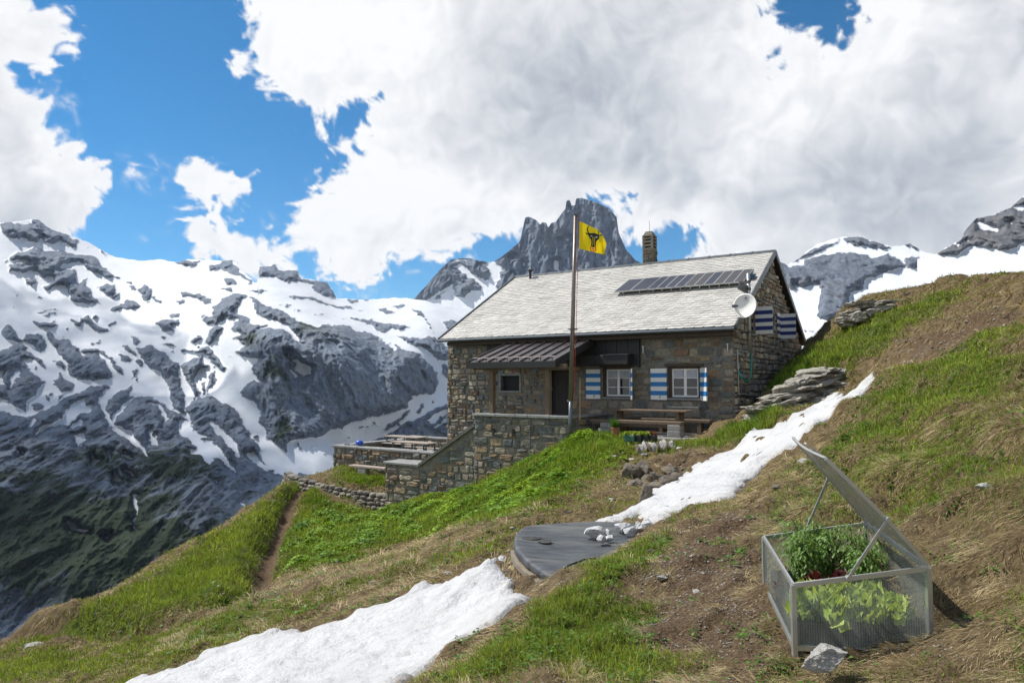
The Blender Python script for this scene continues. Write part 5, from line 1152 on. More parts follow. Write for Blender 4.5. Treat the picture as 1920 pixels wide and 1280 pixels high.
# bedded rock outcrops
def slab_shape(r, w_, d_, h_):
    bm = bmesh.new(); bmesh.ops.create_icosphere(bm, subdivisions=3, radius=1); S = np.array([v.co[:] for v in bm.verts]); f_ = [[v.index for v in f.verts] for f in bm.faces]; bm.free()
    S = np.sign(S) * np.abs(S) ** .7; o = r.uniform(0, 60)
    S = S * (1 + .36 * perlin(S * 1.3 + o) + .22 * perlin(S * 3.4 + o) + .10 * perlin(S * 8 + o))[:, None]
    return S * np.array((w_, d_, h_)), f_
def outcrop(name, pts, hgt, seed, dip=.14, **kw):
    """broken beds of rock stepping back into the hillside"""
    r = np.random.default_rng(seed); V, Fs = [], []
    P = np.array([at(*q) for q in pts]); cum = np.r_[0, np.cumsum(np.linalg.norm(np.diff(P, axis=0), axis=1))]; Lt = cum[-1]
    z = -.15; row = 0
    while z < max(hgt):
        th = r.uniform(.06, .24); s_ = r.uniform(-.2, .1)
        while s_ < Lt:
            w_ = r.uniform(.2, .8) * (1.4 if r.random() < .2 else 1); m_ = s_ + w_ / 2; s_ += w_ * r.uniform(.8, 1.05)
            if z > np.interp(m_, np.linspace(0, Lt, len(hgt)), hgt) + r.uniform(-.1, .08): continue
            c = np.array([np.interp(m_, cum, P[:, k]) for k in range(3)]); a = np.array([np.interp(m_ + .2, cum, P[:, k]) - np.interp(m_ - .2, cum, P[:, k]) for k in range(2)] + [0]); a /= np.linalg.norm(a) + 1e-9
            o_ = np.array((a[1], -a[0], 0)); S, f_ = slab_shape(r, w_ * .56, r.uniform(.3, .5), th * .62)
            back = .12 + z * .45 - r.uniform(-.12, .14); ca, sa = math.cos(r.uniform(-.4, .4)), math.sin(r.uniform(-.4, .4)); n = len(V)
            V += [c + (a * (q[0] * ca - q[1] * sa)) + o_ * (q[0] * sa + q[1] * ca - back) + np.array((0, 0, q[2] + z + dip * (q[0] + (m_ - Lt / 2) * .25) + .12 * q[1])) for q in S]; Fs += [[n + i for i in f] for f in f_]
        z += th * .92; row += 1
    return np_mesh(name, [tuple(q) for q in V], Fs, OROCK, smooth=False, **kw)
outcrop('rock_outcrop', [(1404,786,19.4),(1430,784,18.9),(1470,778,18.8),(1510,764,19.0),(1550,744,19.5),(1592,720,20.3)], (.28,.58,.78,.8,.62,.3), 3, label='pale bedded rock ledge beside the hut gable above the snow', cat='rock outcrop')
outcrop('rock_outcrop', [(1574,612,23.3),(1592,598,23.0),(1630,588,23.0),(1690,572,23.1),(1760,556,22.9)], (.3,.42,.32,.2,.08), 8, dip=.06, label='overhanging brown rock lip on the skyline of the knoll', cat='rock outcrop')
# dry stone retaining wall of the grass ledge
P = np.array([at(*q) for q in _dw]); V, Fs, Cc = [], [], []; r = np.random.default_rng(9)
cum = np.r_[0, np.cumsum(np.linalg.norm(np.diff(P, axis=0), axis=1))]
for row in range(5):
    s_ = r.uniform(0, .2)
    while s_ < cum[-1]:
        w_ = r.uniform(.18, .5); c = np.array([np.interp(s_ + w_ / 2, cum, P[:, k]) for k in range(3)]); a = (np.interp(s_ + .3, cum, P[:, 0]) - np.interp(s_, cum, P[:, 0]), np.interp(s_ + .3, cum, P[:, 1]) - np.interp(s_, cum, P[:, 1])); a = np.array((*a, 0)); a /= np.linalg.norm(a); o_ = np.array((a[1], -a[0], 0))
        bm = bmesh.new(); bmesh.ops.create_icosphere(bm, subdivisions=2, radius=1); S = np.array([v.co[:] for v in bm.verts]); f_ = [[v.index for v in f.verts] for f in bm.faces]; bm.free()
        S = np.sign(S) * np.abs(S) ** .7; S *= (1 + .28 * perlin(S * 1.9 + r.uniform(0, 50)))[:, None]
        S = S * np.array((w_ * .54, .2, .085)); zc = -.06 - row * .15 + r.uniform(-.03, .03)
        n = len(V); V += [c + a * q[0] + o_ * (q[1] + .05 * row + r.uniform(-.01, .01)) + np.array((0, 0, q[2] + zc)) for q in S]; Fs += [[n + i for i in f] for f in f_]
        Cc += [np.array((.21, .19, .155)) * r.uniform(.5, 1.25)] * len(S); s_ += w_
np_mesh('dry_stone_wall', [tuple(q) for q in V], Fs, STONE, smooth=False, attrs={'col': np.array(Cc)}, label='curved dry stone wall holding up the grass ledge below the terrace', cat='stone wall')

# ================================================================ covered pool
zc = -2.03
rimpx = [(1166,979),(1120,978),(1070,979),(1020,981),(996,983),(982,987),(972,995),(965,1006),(963,1018),(968,1030),(980,1042),(996,1055),(1012,1066),(1028,1076),(1046,1081),(1068,1080),(1090,1078),(1115,1068)]
def onz(u, v, z): a, b = rdir(u, v); y = z / b; return np.array((a * y, y))
rim = [onz(u, v, zc) for u, v in rimpx]
c_ = (rim[0] + rim[-1]) / 2; far = [np.array((2.7, 8.0)), np.array((2.75, 8.9)), np.array((2.4, 9.7))]; rim = rim + far
cen = np.mean(rim, 0)
# resample smooth
rim = np.array(rim); dseg = np.r_[0, np.cumsum(np.linalg.norm(np.diff(np.r_[rim, rim[:1]], axis=0), axis=1))]
q = np.linspace(0, dseg[-1], 161)[:-1]; rs_ = np.stack([np.interp(q, dseg, np.r_[rim[:, k], rim[:1, k]]) for k in (0, 1)], -1)
for _ in range(3): rs_ = (np.roll(rs_, 1, 0) + rs_ * 2 + np.roll(rs_, -1, 0)) / 4
V, Fs = [], []; n = len(rs_); rows = [(0.02, -.03), (.3, -.022), (.6, -.012), (.85, 0), (.95, .006), (.99, .0), (1.005, -.025), (1.0, -.07), (.985, -.10)]
for k, (s_, dz) in enumerate(rows):
    for i, p in enumerate(rs_):
        w_ = .012 * math.sin(i * 1.9) + .01 * math.sin(i * .7) if k > 6 else 0
        pp = cen + (p - cen) * (s_ + w_ * .5); V.append((pp[0], pp[1], zc + dz + (.012 * math.sin(pp[0] * 3 + 1) * math.sin(pp[1] * 2.3) + .004 * float(perlin(np.array((pp[0] * 6, pp[1] * 6, 1)))) if k < 6 else 0)))
for k in range(len(rows) - 1):
    for i in range(n): j = (i + 1) % n; Fs.append([k * n + i, k * n + j, (k + 1) * n + j, (k + 1) * n + i])
Fs.append(list(range(n))[::-1])
t = NT('dark_tarpaulin'); p = t.co()
n1 = t.noise(t.mapv(p, (1, 3, 1), rot=(0, 0, .25)), 2.2, 7, .7); n2 = t.noise(p, .9, 4, .6)
c = t.mix(t.ramp(n1, .4, .72), (.034, .040, .047), (.105, .115, .123)); c = t.mix(t.ramp(n2, .5, .68, 0, .5), c, (.135, .135, .125))
vo = t.n('ShaderNodeTexWave', {'Vector': t.mapv(p, (1, 1, 1), loc=(-1.4, -8.6, 0)), 'Scale': .35, 'Distortion': 3, 'Detail': 3}, wave_type='RINGS', rings_direction='Z').outputs[1]
c = t.mix(t.ramp(vo, .9, .99, 0, .35), c, (.16, .155, .14))
PW = [onz(994, 1010, zc), onz(1022, 1016, zc)]
TARP = t.out(t.pbr(c, .5, t.bump(t.math('ADD', n1, t.math('MULTIPLY', t.noise(t.mapv(p, (1, 2, 1)), 9, 4), .5)), .5, .03)))
e = empty('covered_pool', (cen[0], cen[1], zc - .5), label='round pool covered by a taut dark tarpaulin on a timber frame', cat='pool')
loc0 = np.array((cen[0], cen[1], zc - .5))
np_mesh('tarpaulin', np.array(V) - loc0, Fs, TARP, parent=e)
pd = MB()
for (c, a, b) in ((PW[0], .15, .045), (PW[1], .09, .05)):
    pts = [(c[0] + a * math.cos(i * .3) * (1 + .15 * math.sin(3 * i * .3)), c[1] + b * 2 * math.sin(i * .3), zc + .013) for i in range(21)]; pd.add([np.array(q) - loc0 for q in pts], [tuple(range(21))])
t = NT('wet_patch'); pd.build('wet_patch', t.out(t.pbr((.02, .022, .025), .08)), e)
rl = lambda f, dz: [tuple(cen + (p - cen) * f) + (zc + dz,) for p in rs_]
m = MB(); V2 = []
for f, dz in ((.985, -.11), (.97, -.5)): V2 += [np.array(q) - loc0 for q in rl(f, dz)]
m.add(V2, [(i, (i + 1) % n, n + (i + 1) % n, n + i) for i in range(n)]); m.build('pool_side', simple('dark_liner', (.12, .10, .08), .8, .4), e)
TIMB = simple('pale_timber', (.22, .185, .14), .85, .35, 4, .5, .01, (1, 8, 8))
i0 = [k for k in range(n) if rs_[k][1] < cen[1] + .4]
fr = sorted(i0, key=lambda k: math.atan2(*(rs_[k] - cen)[::-1]))
sel = [k for k in range(n) if rs_[k][0] < 1.6 and rs_[k][1] < 8.9]
m = MB()
pr = [cen + (rs_[k] - cen) * 1.0 for k in sel[::6]]
for a, b in zip(pr[:-1], pr[1:]): m.bar((*a - loc0[:2], .36), (*b - loc0[:2], .34), .09, .06)
m.build('timber_rim', TIMB, e)
m = MB()
for a, b in zip(pr[:-1], pr[1:]): m.bar((*(a * .99 + cen * .01) - loc0[:2], .18), (*(b * .99 + cen * .01) - loc0[:2], .22), .03, .09)
m.build('rail', TIMB, e)
for k in sel[::9]:
    q = cen + (rs_[k] - cen) * .985; zz = float(H(np.array([q]))[0])
    MB().box((q[0] - .05 - loc0[0], q[1] - .05 - loc0[1], zz - .1 - loc0[2]), (q[0] + .05 - loc0[0], q[1] + .05 - loc0[1], .34), bev=.008).build('post', TIMB, e)
m = MB(); q0 = onz(1095, 1052, zc); q1 = onz(1066, 1063, zc); q2 = onz(1052, 1073, zc); q3 = onz(1118, 1049, zc)
m.tube([np.array((*q, zc + .02)) - loc0 for q in (q3, q0, q1, q2)], .012, 6); m.build('lashing_cord', DWOOD, e)
# hollow under the rim is bare earth: snow lumps lie on the tarpaulin
LUMP = [(1117,1003,.17,'largest snow lump leaning on the others on the tarpaulin'),(1128,1013,.11,'wedge of snow at the front of the pile on the tarpaulin'),(1139,999,.09,'small upright snow lump behind the front wedge'),(1142,1009,.085,'low snow lump right of the front wedge'),(1167,994,.15,'rounded snow lump near the turf edge of the tarpaulin'),(1181,999,.12,'snow lump half against the turf beside the tarpaulin'),(1175,989,.1,'small snow lump behind the rounded ones'),(1198,989,.14,'snow lump in the row below the upper snow patch'),(1213,983,.12,'end lump of the row below the upper snow patch'),(1226,984,.08,'tiny snow lump at the far right of the row')]
for k, (u_, v_, a, lab) in enumerate(LUMP):
    if k < 7: q = (*onz(u_, v_ + 3, zc), zc)
    else: q = (*onz(u_, v_ + 5, zc + .02), zc + .02)
    rock('snow_lump', (q[0], q[1], q[2] + a * .38), (a, a * .7, a * .62), 200 + k, SNOWM, 3, label=lab, cat='snow lump', group='snow lumps beside the pool', rz=k * .7, tilt=.3 * math.sin(k * 2))
# ================================================================ leaf and blade builders
def leafmat(name, rough=.5, tr=.35, spec=.35):
    t = NT(name); c = t.attr('col', False)
    f = t.ramp(t.noise(t.co(), 30, 3), .3, .7, .8, 1.2); c = t.mix(1.0, c, t.n('ShaderNodeCombineColor', {0: f, 1: f, 2: f}).outputs[0], 'MULTIPLY')
    tc = t.mix(1.0, c, (1.3, 1.25, .55), 'MULTIPLY')
    return t.out(t.n('ShaderNodeMixShader', {0: tr, 1: t.pbr(c, rough, Specular_IOR_Level=spec), 2: t.n('ShaderNodeBsdfTranslucent', {'Color': tc}).outputs[0]}).outputs[0])
LEAF = leafmat('leaf'); GRASS = leafmat('grass_blade', .6, .3, .2); STRAW = leafmat('dry_blade', .8, .15, .1)
def leaf_strip(base, d, up, L, Wd, n=5, droop=.5, ruffle=0, cup=.15, rg=None, prof=None):
    """one curved leaf: (n+1) x 3 vertices"""
    d = np.array(d, float); d /= np.linalg.norm(d); up = np.array(up, float)
    sd = np.cross(d, up); sd /= np.linalg.norm(sd) + 1e-9; p = np.array(base, float); V = []; dr = d.copy()
    for i in range(n + 1):
        q = i / n; w_ = Wd * (prof(q) if prof else math.sin(math.pi * min(.08 + q * .95, 1)) ** .8)
        nn = np.cross(sd, dr)
        for k in (-1, 0, 1):
            o = ruffle * (rg.uniform(-1, 1) if rg is not None else 0) * w_ * (k != 0)
            V.append(p + sd * k * w_ * .5 + nn * (cup * w_ * abs(k) + o))
        p = p + dr * L / n; dr = dr + np.array((0, 0, -droop / n)); dr /= np.linalg.norm(dr)
    Fs = [[a * 3 + k, a * 3 + k + 1, a * 3 + 4 + k, a * 3 + 3 + k] for a in range(n) for k in (0, 1)]
    return V, Fs
class Leaves:
    def __init__(s): s.V = []; s.F = []; s.C = []
    def add(s, V, Fs, c): n = len(s.V); s.V += [tuple(v) for v in V]; s.F += [[n + i for i in f] for f in Fs]; s.C += [tuple(c)] * len(V); return s
    def build(s, name, mat, **kw): return np_mesh(name, s.V, s.F, mat, smooth=True, attrs={'col': np.array(s.C, float)}, **kw)
def rosette(name, R_, Hh, n, colA, colB, seed, ruffle=.5, wk=.55, **kw):
    r = np.random.default_rng(seed); Lv = Leaves()
    for k in range(n):
        a = k * 2.4 + r.uniform(-.3, .3); q = k / n; el = .25 + 1.15 * q + r.uniform(-.15, .15)
        V, Fs = leaf_strip((0, 0, .01), (math.cos(a) * math.cos(el), math.sin(a) * math.cos(el), math.sin(el)), (0, 0, 1), R_ * (1 - .35 * q) * r.uniform(.85, 1.15), R_ * wk, 6, 1.0 - .4 * q, ruffle, .12, r, lambda t_: .25 + .9 * t_ ** .6 if t_ < .85 else .8)
        V = [v * np.array((1, 1, Hh / R_)) for v in V]
        Lv.add(V, Fs, np.array(colA) + (np.array(colB) - np.array(colA)) * r.random())
    return Lv.build(name, LEAF, **kw)

# ================================================================ cold frame
A, B, C = np.array((1.576, 3.9)), np.array((2.30, 3.84)), np.array((1.846, 5.08)); Dd = B + C - A
def panel_mat(name, lo, hi, tint):
    t = NT(name); p = t.co()
    st = t.math('ABSOLUTE', t.math('SUBTRACT', t.math('FRACT', t.attr('rib')), .5))
    dirt = t.ramp(t.noise(t.mapv(p, (1, 1, .5)), 5, 7, .7), .42, .75, 0, .22)
    fac = t.math('ADD', t.ramp(st, .32, .5, lo, hi), dirt, clamp=True)
    pb = t.pbr(tint, .25, t.bump(st, .5, .01), Specular_IOR_Level=.7)
    tl = t.n('ShaderNodeBsdfTranslucent', {'Color': (*tint, 1)}).outputs[0]
    return t.out(t.n('ShaderNodeMixShader', {0: fac, 1: t.n('ShaderNodeBsdfTransparent', {'Color': (.93, .95, .94, 1)}).outputs[0], 2: t.n('ShaderNodeMixShader', {0: .35, 1: pb, 2: tl}).outputs[0]}).outputs[0])
PANEL = panel_mat('twin_wall_panel', .08, .30, (.55, .58, .55)); LIDM = panel_mat('cloudy_lid_panel', .55, .75, (.36, .35, .30))
zb_, zl_, zh_ = -1.485, -1.14, -1.03
cf0 = np.array((*A, zb_))
cf = empty('cold_frame', tuple(cf0), label='aluminium cold frame with clear ribbed panels and its lid propped open', cat='cold frame')
q3 = lambda P, z: np.array((P[0], P[1], z)) - cf0
def panel(name, p, q, zp0, zp1, zq0, zq1, parent=cf):
    a, b, c, d = q3(p, zp0), q3(q, zq0), q3(q, zq1), q3(p, zp1); L_ = np.linalg.norm(b - a); n = np.cross(b - a, d - a); n = n / np.linalg.norm(n) * .003
    nx = 60; V = []; rb = []
    for s_ in (1, -1):
        for k in range(nx + 1):
            f = k / nx
            for lo, hi in ((a, b), (d, c)): V.append(lo + (hi - lo) * f + n * s_); rb.append(f * L_ / .0135)
    Fs = [[2 * k, 2 * k + 2, 2 * k + 3, 2 * k + 1] for k in range(nx)] + [[2 * (nx + 1) + i for i in (2 * k + 1, 2 * k + 3, 2 * k + 2, 2 * k)] for k in range(nx)]
    return np_mesh(name, V, Fs, PANEL, smooth=False, attrs={'rib': np.array(rb)}, parent=parent)
panel('side_panel', A, B, zb_, zl_, zb_ - .01, zh_); panel('side_panel', C, Dd, zb_, zl_, zb_, zh_); panel('front_panel', A, C, zb_, zl_, zb_, zl_); panel('back_panel', B, Dd, zb_ - .01, zh_, zb_, zh_)
ALU = simple('aluminium_profile', (.55, .56, .56), .32, .1, 10, .05, .003, Metallic=.75)
for P, z in ((A, zl_), (B, zh_), (C, zl_), (Dd, zh_)):
    m = MB(); m.box(q3(P, zb_ - .04) - np.array((.013, .013, 0)), q3(P, z) + np.array((.013, .013, .004))); m.build('corner_post', ALU, cf)
for (p, zp_, q, zq_) in ((A, zl_, B, zh_), (C, zl_, Dd, zh_), (A, zl_, C, zl_), (B, zh_, Dd, zh_), (A, zb_ + .005, B, zb_ - .005), (A, zb_, C, zb_)):
    MB().bar(q3(p, zp_), q3(q, zq_), .016, .026).build('rail', ALU, cf)
MB().bar(q3(B, zh_) + np.array((-.02, .0, .012)), q3(Dd, zh_) + np.array((-.02, 0, .012)), .03, .012).build('hinge_strip', ALU, cf)
m = MB(); 
for P in (A, B): m.tube([q3(P, zb_ + .02) + np.array((.02, -.03, 0)), q3(P, zb_ + .02) + np.array((.02, .01, 0))], .014, 8)
# lid
e_ = np.array((*(A - B), 0)); e_ /= np.linalg.norm(e_); ph = R(50); ld = e_ * math.cos(ph) + np.array((0, 0, 1)) * math.sin(ph); LL = .78; hv = np.array((*(Dd - B), 0)); hb = q3(B, zh_ + .02); hd = q3(Dd, zh_ + .02)
lp0, lp1 = hb, hd; n_ = np.cross(hv, ld); n_ /= np.linalg.norm(n_)
nx = 48; ny = 8; V, rb = [], []
for s_ in (1, -1):
    for k in range(nx + 1):
        for j in range(ny + 1):
            f, g = k / nx, j / ny; bow = -.018 * math.sin(math.pi * f) * g - .035 * g * g * (1 - f); V.append(hb + hv * f + ld * LL * g + n_ * (.004 * s_ + bow)); rb.append(g * LL / .0135 + .0001)
Fs = []
for s_ in (0, 1):
    o_ = s_ * (nx + 1) * (ny + 1)
    for k in range(nx):
        for j in range(ny):
            q = [o_ + k * (ny + 1) + j, o_ + (k + 1) * (ny + 1) + j, o_ + (k + 1) * (ny + 1) + j + 1, o_ + k * (ny + 1) + j + 1]; Fs.append(q if s_ else q[::-1])
lid = np_mesh('lid', V, Fs, LIDM, attrs={'rib': np.array(rb)}, parent=cf)
def lidp(f, g): bow = -.018 * math.sin(math.pi * f) * g - .035 * g * g * (1 - f); return hb + hv * f + ld * LL * g + n_ * bow
m = MB()
for f in (0, 1):
    for j in range(6): m.bar(lidp(f, j / 6), lidp(f, (j + 1) / 6), .014, .02, up=n_)
for k in range(8): m.bar(lidp(k / 8, 1), lidp((k + 1) / 8, 1), .02, .014, up=n_)
m.build('lid_frame', ALU, lid)
m = MB(); m.bar(lidp(.62, 1.0) + n_ * .03, lidp(.62, .86) + n_ * .05, .05, .012, up=n_); m.build('lid_handle', ALU, lid)
for a, b in ((q3(A + (B - A) * .40, zl_ + (zh_ - zl_) * .40) + np.array((0, -.02, .01)), lidp(0, .42) + np.array((0, -.02, 0))), (q3(C + (Dd - C) * .42, zl_ + (zh_ - zl_) * .4) + np.array((0, .02, 0)), lidp(1, .5) + np.array((0, .02, 0)))):
    m = MB(); m.bar(a, b, .017, .005, up=(0, 1, .1)); m.tube([a + np.array((0, -.01, 0)), a + np.array((0, .01, 0))], .013, 8); m.tube([b + np.array((0, -.01, 0)), b + np.array((0, .01, 0))], .013, 8); m.build('prop_strut', ALU, cf)
# soil trough and the plants in the frame
SOILM = simple('dark_potting_soil', (.028, .02, .014), .95, .5, 20, 1, .03)
BLACKP = simple('black_plastic', (.018, .018, .02), .45, .2)
eA = (B - A) / np.linalg.norm(B - A); eC = (C - A) / np.linalg.norm(C - A)
inb = lambda s_, r_: A + (B - A) * s_ + (C - A) * r_
e = empty('planting_trough', (*inb(.5, .5), zb_), label='black planting trough of dark soil inside the cold frame', cat='trough')
c0_ = np.array((*inb(.5, .5), 0))
for nm, (s0, s1, q0, q1), zt_, mt in (('trough', (.05, .95, .04, .95), -1.36, BLACKP), ('soil', (.07, .93, .055, .93), -1.352, SOILM)):
    cs = [inb(a, b) - c0_[:2] for a, b in ((s0, q0), (s1, q0), (s1, q1), (s0, q1))]
    V = [(*q, -.02) for q in cs] + [(*q, zt_ - zb_) for q in cs]; MB().add(V, [(3, 2, 1, 0), (4, 5, 6, 7), (0, 1, 5, 4), (1, 2, 6, 5), (2, 3, 7, 6), (3, 0, 4, 7)]).build(nm, mt, e)
rp = np.random.default_rng(12)
LP = [(.12,.12,.11),(.33,.1,.13),(.56,.11,.14),(.8,.13,.12),(.2,.28,.13),(.46,.27,.14),(.7,.28,.13)]
LN = ['bright green lettuce in the near left corner of the cold frame','bright lettuce behind the ribbed panel, left of the strut foot','largest bright lettuce behind the ribbed panel under the strut','frilly lettuce at the right end behind the ribbed panel','lettuce of the second row at the low side of the cold frame','lettuce in the middle of the second row of the cold frame','lettuce of the second row near the high back panel']
for k, ((s_, r_, a), lab) in enumerate(zip(LP, LN)):
    o = rosette('lettuce', a * .95, a * 1.25, 58, (.28, .40, .05), (.50, .58, .12), 300 + k, .8, label=lab, cat='lettuce', group='green lettuces in the cold frame'); o.location = (*inb(s_, r_), -1.35)
for k, (s_, r_, lab) in enumerate(((.3,.47,'dark red lettuce left of the upright lid strut'),(.08,.55,'small red lettuce at the low panel of the cold frame'),(.52,.44,'largest red lettuce beside the foot of the strut'))):
    o = rosette('red_lettuce', (.10, .08, .12)[k], (.17, .13, .2)[k], 22, (.055, .010, .014), (.13, .03, .035), 320 + k, .5, label=lab, cat='red lettuce', group='red lettuces in the cold frame'); o.location = (*inb(s_, r_), -1.35)
def bushy(name, Hh, seed, **kw):
    r = np.random.default_rng(seed); Lv = Leaves(); m = MB()
    e = empty(name, (0, 0, 0), **kw)
    for st_ in range(7):
        a = r.uniform(0, 6.28); lean = r.uniform(.05, .4); pts = []; p = np.array((0., 0, 0)); d = np.array((math.cos(a) * lean, math.sin(a) * lean, 1.)); hh = Hh * r.uniform(.75, 1.1)
        for i in range(9):
            pts.append(p.copy()); p = p + d / np.linalg.norm(d) * hh / 8; d += np.array((r.uniform(-.12, .12), r.uniform(-.12, .12), -.13 * (i > 5)))
        m.tube(pts, [.006 * (1 - .6 * i / 8) for i in range(9)], 5)
        for i in range(2, 9):
            for b in range(4):
                aa = r.uniform(0, 6.28); el = r.uniform(-.5, .5); q = pts[i] + r.uniform(-.012, .012, 3); dv = np.array((math.cos(aa) * math.cos(el), math.sin(aa) * math.cos(el), math.sin(el)))
                for l_ in range(5):
                    bp = q + dv * (.02 + .018 * l_) + np.array((0, 0, -.012 * l_ * l_ * .3)); sd_ = (-1) ** l_; lv = dv + sd_ * np.array((-dv[1], dv[0], 0)) * .9 + np.array((0, 0, -.7))
                    V, Fs = leaf_strip(bp, lv, (0, 0, 1), r.uniform(.025, .05), r.uniform(.009, .016), 3, 1.1, .1, .1, r)
                    Lv.add(V, Fs, np.array((.11, .20, .045)) * r.uniform(.6, 1.6) + np.array((.04, .04, .02)) * r.random())
    m.build('stem', simple('green_stem', (.10, .15, .05), .7) if 'green_stem' not in bpy.data.materials else bpy.data.materials['green_stem'], e); Lv.build('foliage', LEAF, parent=e); return e
for k, (s_, r_, h_, lab) in enumerate(((.25,.62,.34,'drooping tomato plant at the low side of the cold frame'),(.5,.72,.42,'tallest tomato plant in the middle of the cold frame'),(.76,.68,.40,'tomato plant under the raised lid near the back panel'),(.72,.46,.3,'tomato plant just behind the near lid strut'),(.4,.85,.38,'tomato plant at the far panel of the cold frame'))):
    e = bushy('tomato_plant', h_, 340 + k, label=lab, cat='tomato plant', group='tomato plants in the cold frame'); e.location = (*inb(s_, r_), -1.35)

# ================================================================ pots on the paving edge
TERRA = simple('terracotta', (.30, .12, .06), .8, .2, 8, .2)
def pot(name, c, r0_, r1_, h_, mat, **kw):
    e = empty(name, tuple(c), HROT, **kw); m = MB(); m.tube([(0, 0, 0), (0, 0, h_ * .85), (0, 0, h_ * .86), (0, 0, h_)], [r0_, r1_ * .95, r1_ * 1.06, r1_ * 1.06], 16); m.build('pot', mat, e); return e
def ptile(u, v, y, dz=0): q = at(u, v, y); return np.array((q[0], q[1], max(float(H(q[None, :2])[0]), -9) + dz))
c = ptile(1154, 812, 20.4); c[2] = at(1154, 814, 20.4)[2]
e = pot('herb_pot', c, .09, .13, .2, TERRA, label='terracotta pot of upright chives on the edge of the paving', cat='plant pot'); Lv = Leaves(); r = np.random.default_rng(3)
for k in range(140):
    a = r.uniform(0, 6.28); q = r.uniform(0, .11); ln = r.uniform(.1, .5); V, Fs = leaf_strip((q * math.cos(a), q * math.sin(a), .18), (math.cos(a) * ln, math.sin(a) * ln, 1), (.3, .2, 1), r.uniform(.22, .38), .014, 3, .3); Lv.add(V, Fs, np.array((.07, .17, .02)) * r.uniform(.7, 1.4))
Lv.build('chives', LEAF, parent=e)
GP_ = simple('green_plastic', (.02, .09, .06), .5, .2)
for k, (u_, mt, ca, cb, lab) in enumerate(((1182, GP_, (.2,.3,.04), (.36,.42,.08), 'green box of pale lettuce at the left of the planter row'), (1195, BLACKP, (.2,.3,.04), (.36,.44,.08), 'dark box of pale lettuce second in the planter row'), (1207, BLACKP, (.24,.34,.05), (.4,.46,.1), 'dark box with the fullest pale lettuce in the planter row'), (1221, BLACKP, (.14,.05,.04), (.26,.12,.09), 'dark box with reddish plants at the right of the planter row'))):
    c = at(u_, 824, 19.2); e = empty('planter_box', tuple(c), HROT, label=lab, cat='planter', group='planters in a row on the grass edge')
    m = MB(); m.box((-.15, -.1, -.05), (.15, .1, .13), bev=.012); m.build('box', mt, e)
    r = np.random.default_rng(60 + k)
    for j in range(4): o = rosette('plant', .105, .15, 16, ca, cb, 400 + k * 5 + j, .4, parent=e); o.location = (-.12 + .08 * j, r.uniform(-.04, .05), .12)
m = MB(); m.tube([(0, 0, 0), (0, 0, .42)], .006, 5); m.box((-.03, -.008, .38), (.03, .008, .46)); o = m.build('plant_marker', STEEL, label='thin metal plant marker in the grass left of the planters', cat='plant marker'); q = at(1124, 832, 20.0); o.location = tuple(q)
m = MB(); m.box((-.3, -.14, 0), (.3, .14, .05), bev=.01); o = m.build('doormat', simple('coir_mat', (.32, .26, .16), .95, .3, 20, .5), label='pale doormat on the paving beside the flagpole', cat='doormat'); o.location = tuple(hp(4.05, .9, -1.69)); o.rotation_euler = (0, 0, HROT + .2)
# ================================================================ turf, straw, herbs
SNOWP = [np.array(low), np.array(up)]
def blocked(XY):
    b = np.zeros(len(XY), bool)
    for s_ in SNOWP: b |= union_sdf(XY, [s_], .2, -1) > -.06
    b |= (poly_sdf(XY, rs_) > -.05) & (HL_(XY) < zc + .03)
    b |= poly_sdf(XY, np.array([A, B, Dd, C])) > -.02
    hx = (XY - P0[:2]) @ W[:2]; hd = (XY - P0[:2]) @ N[:2]
    b |= (hx > -.5) & (hx < 4.5) & (hd > -.1) & (hd < 2.35)
    b |= (hx > -.2) & (hx < 12.6) & (hd > -11) & (hd < .15); b |= (hx > 4.4) & (hx < 8.4) & (hd < 2.95) & (hd > -1); b |= (hx > 8.2) & (hx < 12.7) & (hd > -.5) & (hd < 2.95); b |= (hx > 11.8) & (hx < 18.8) & (hd > -5.8) & (hd < .02)
    b |= line_dist(XY, _trench) < .2
    return b
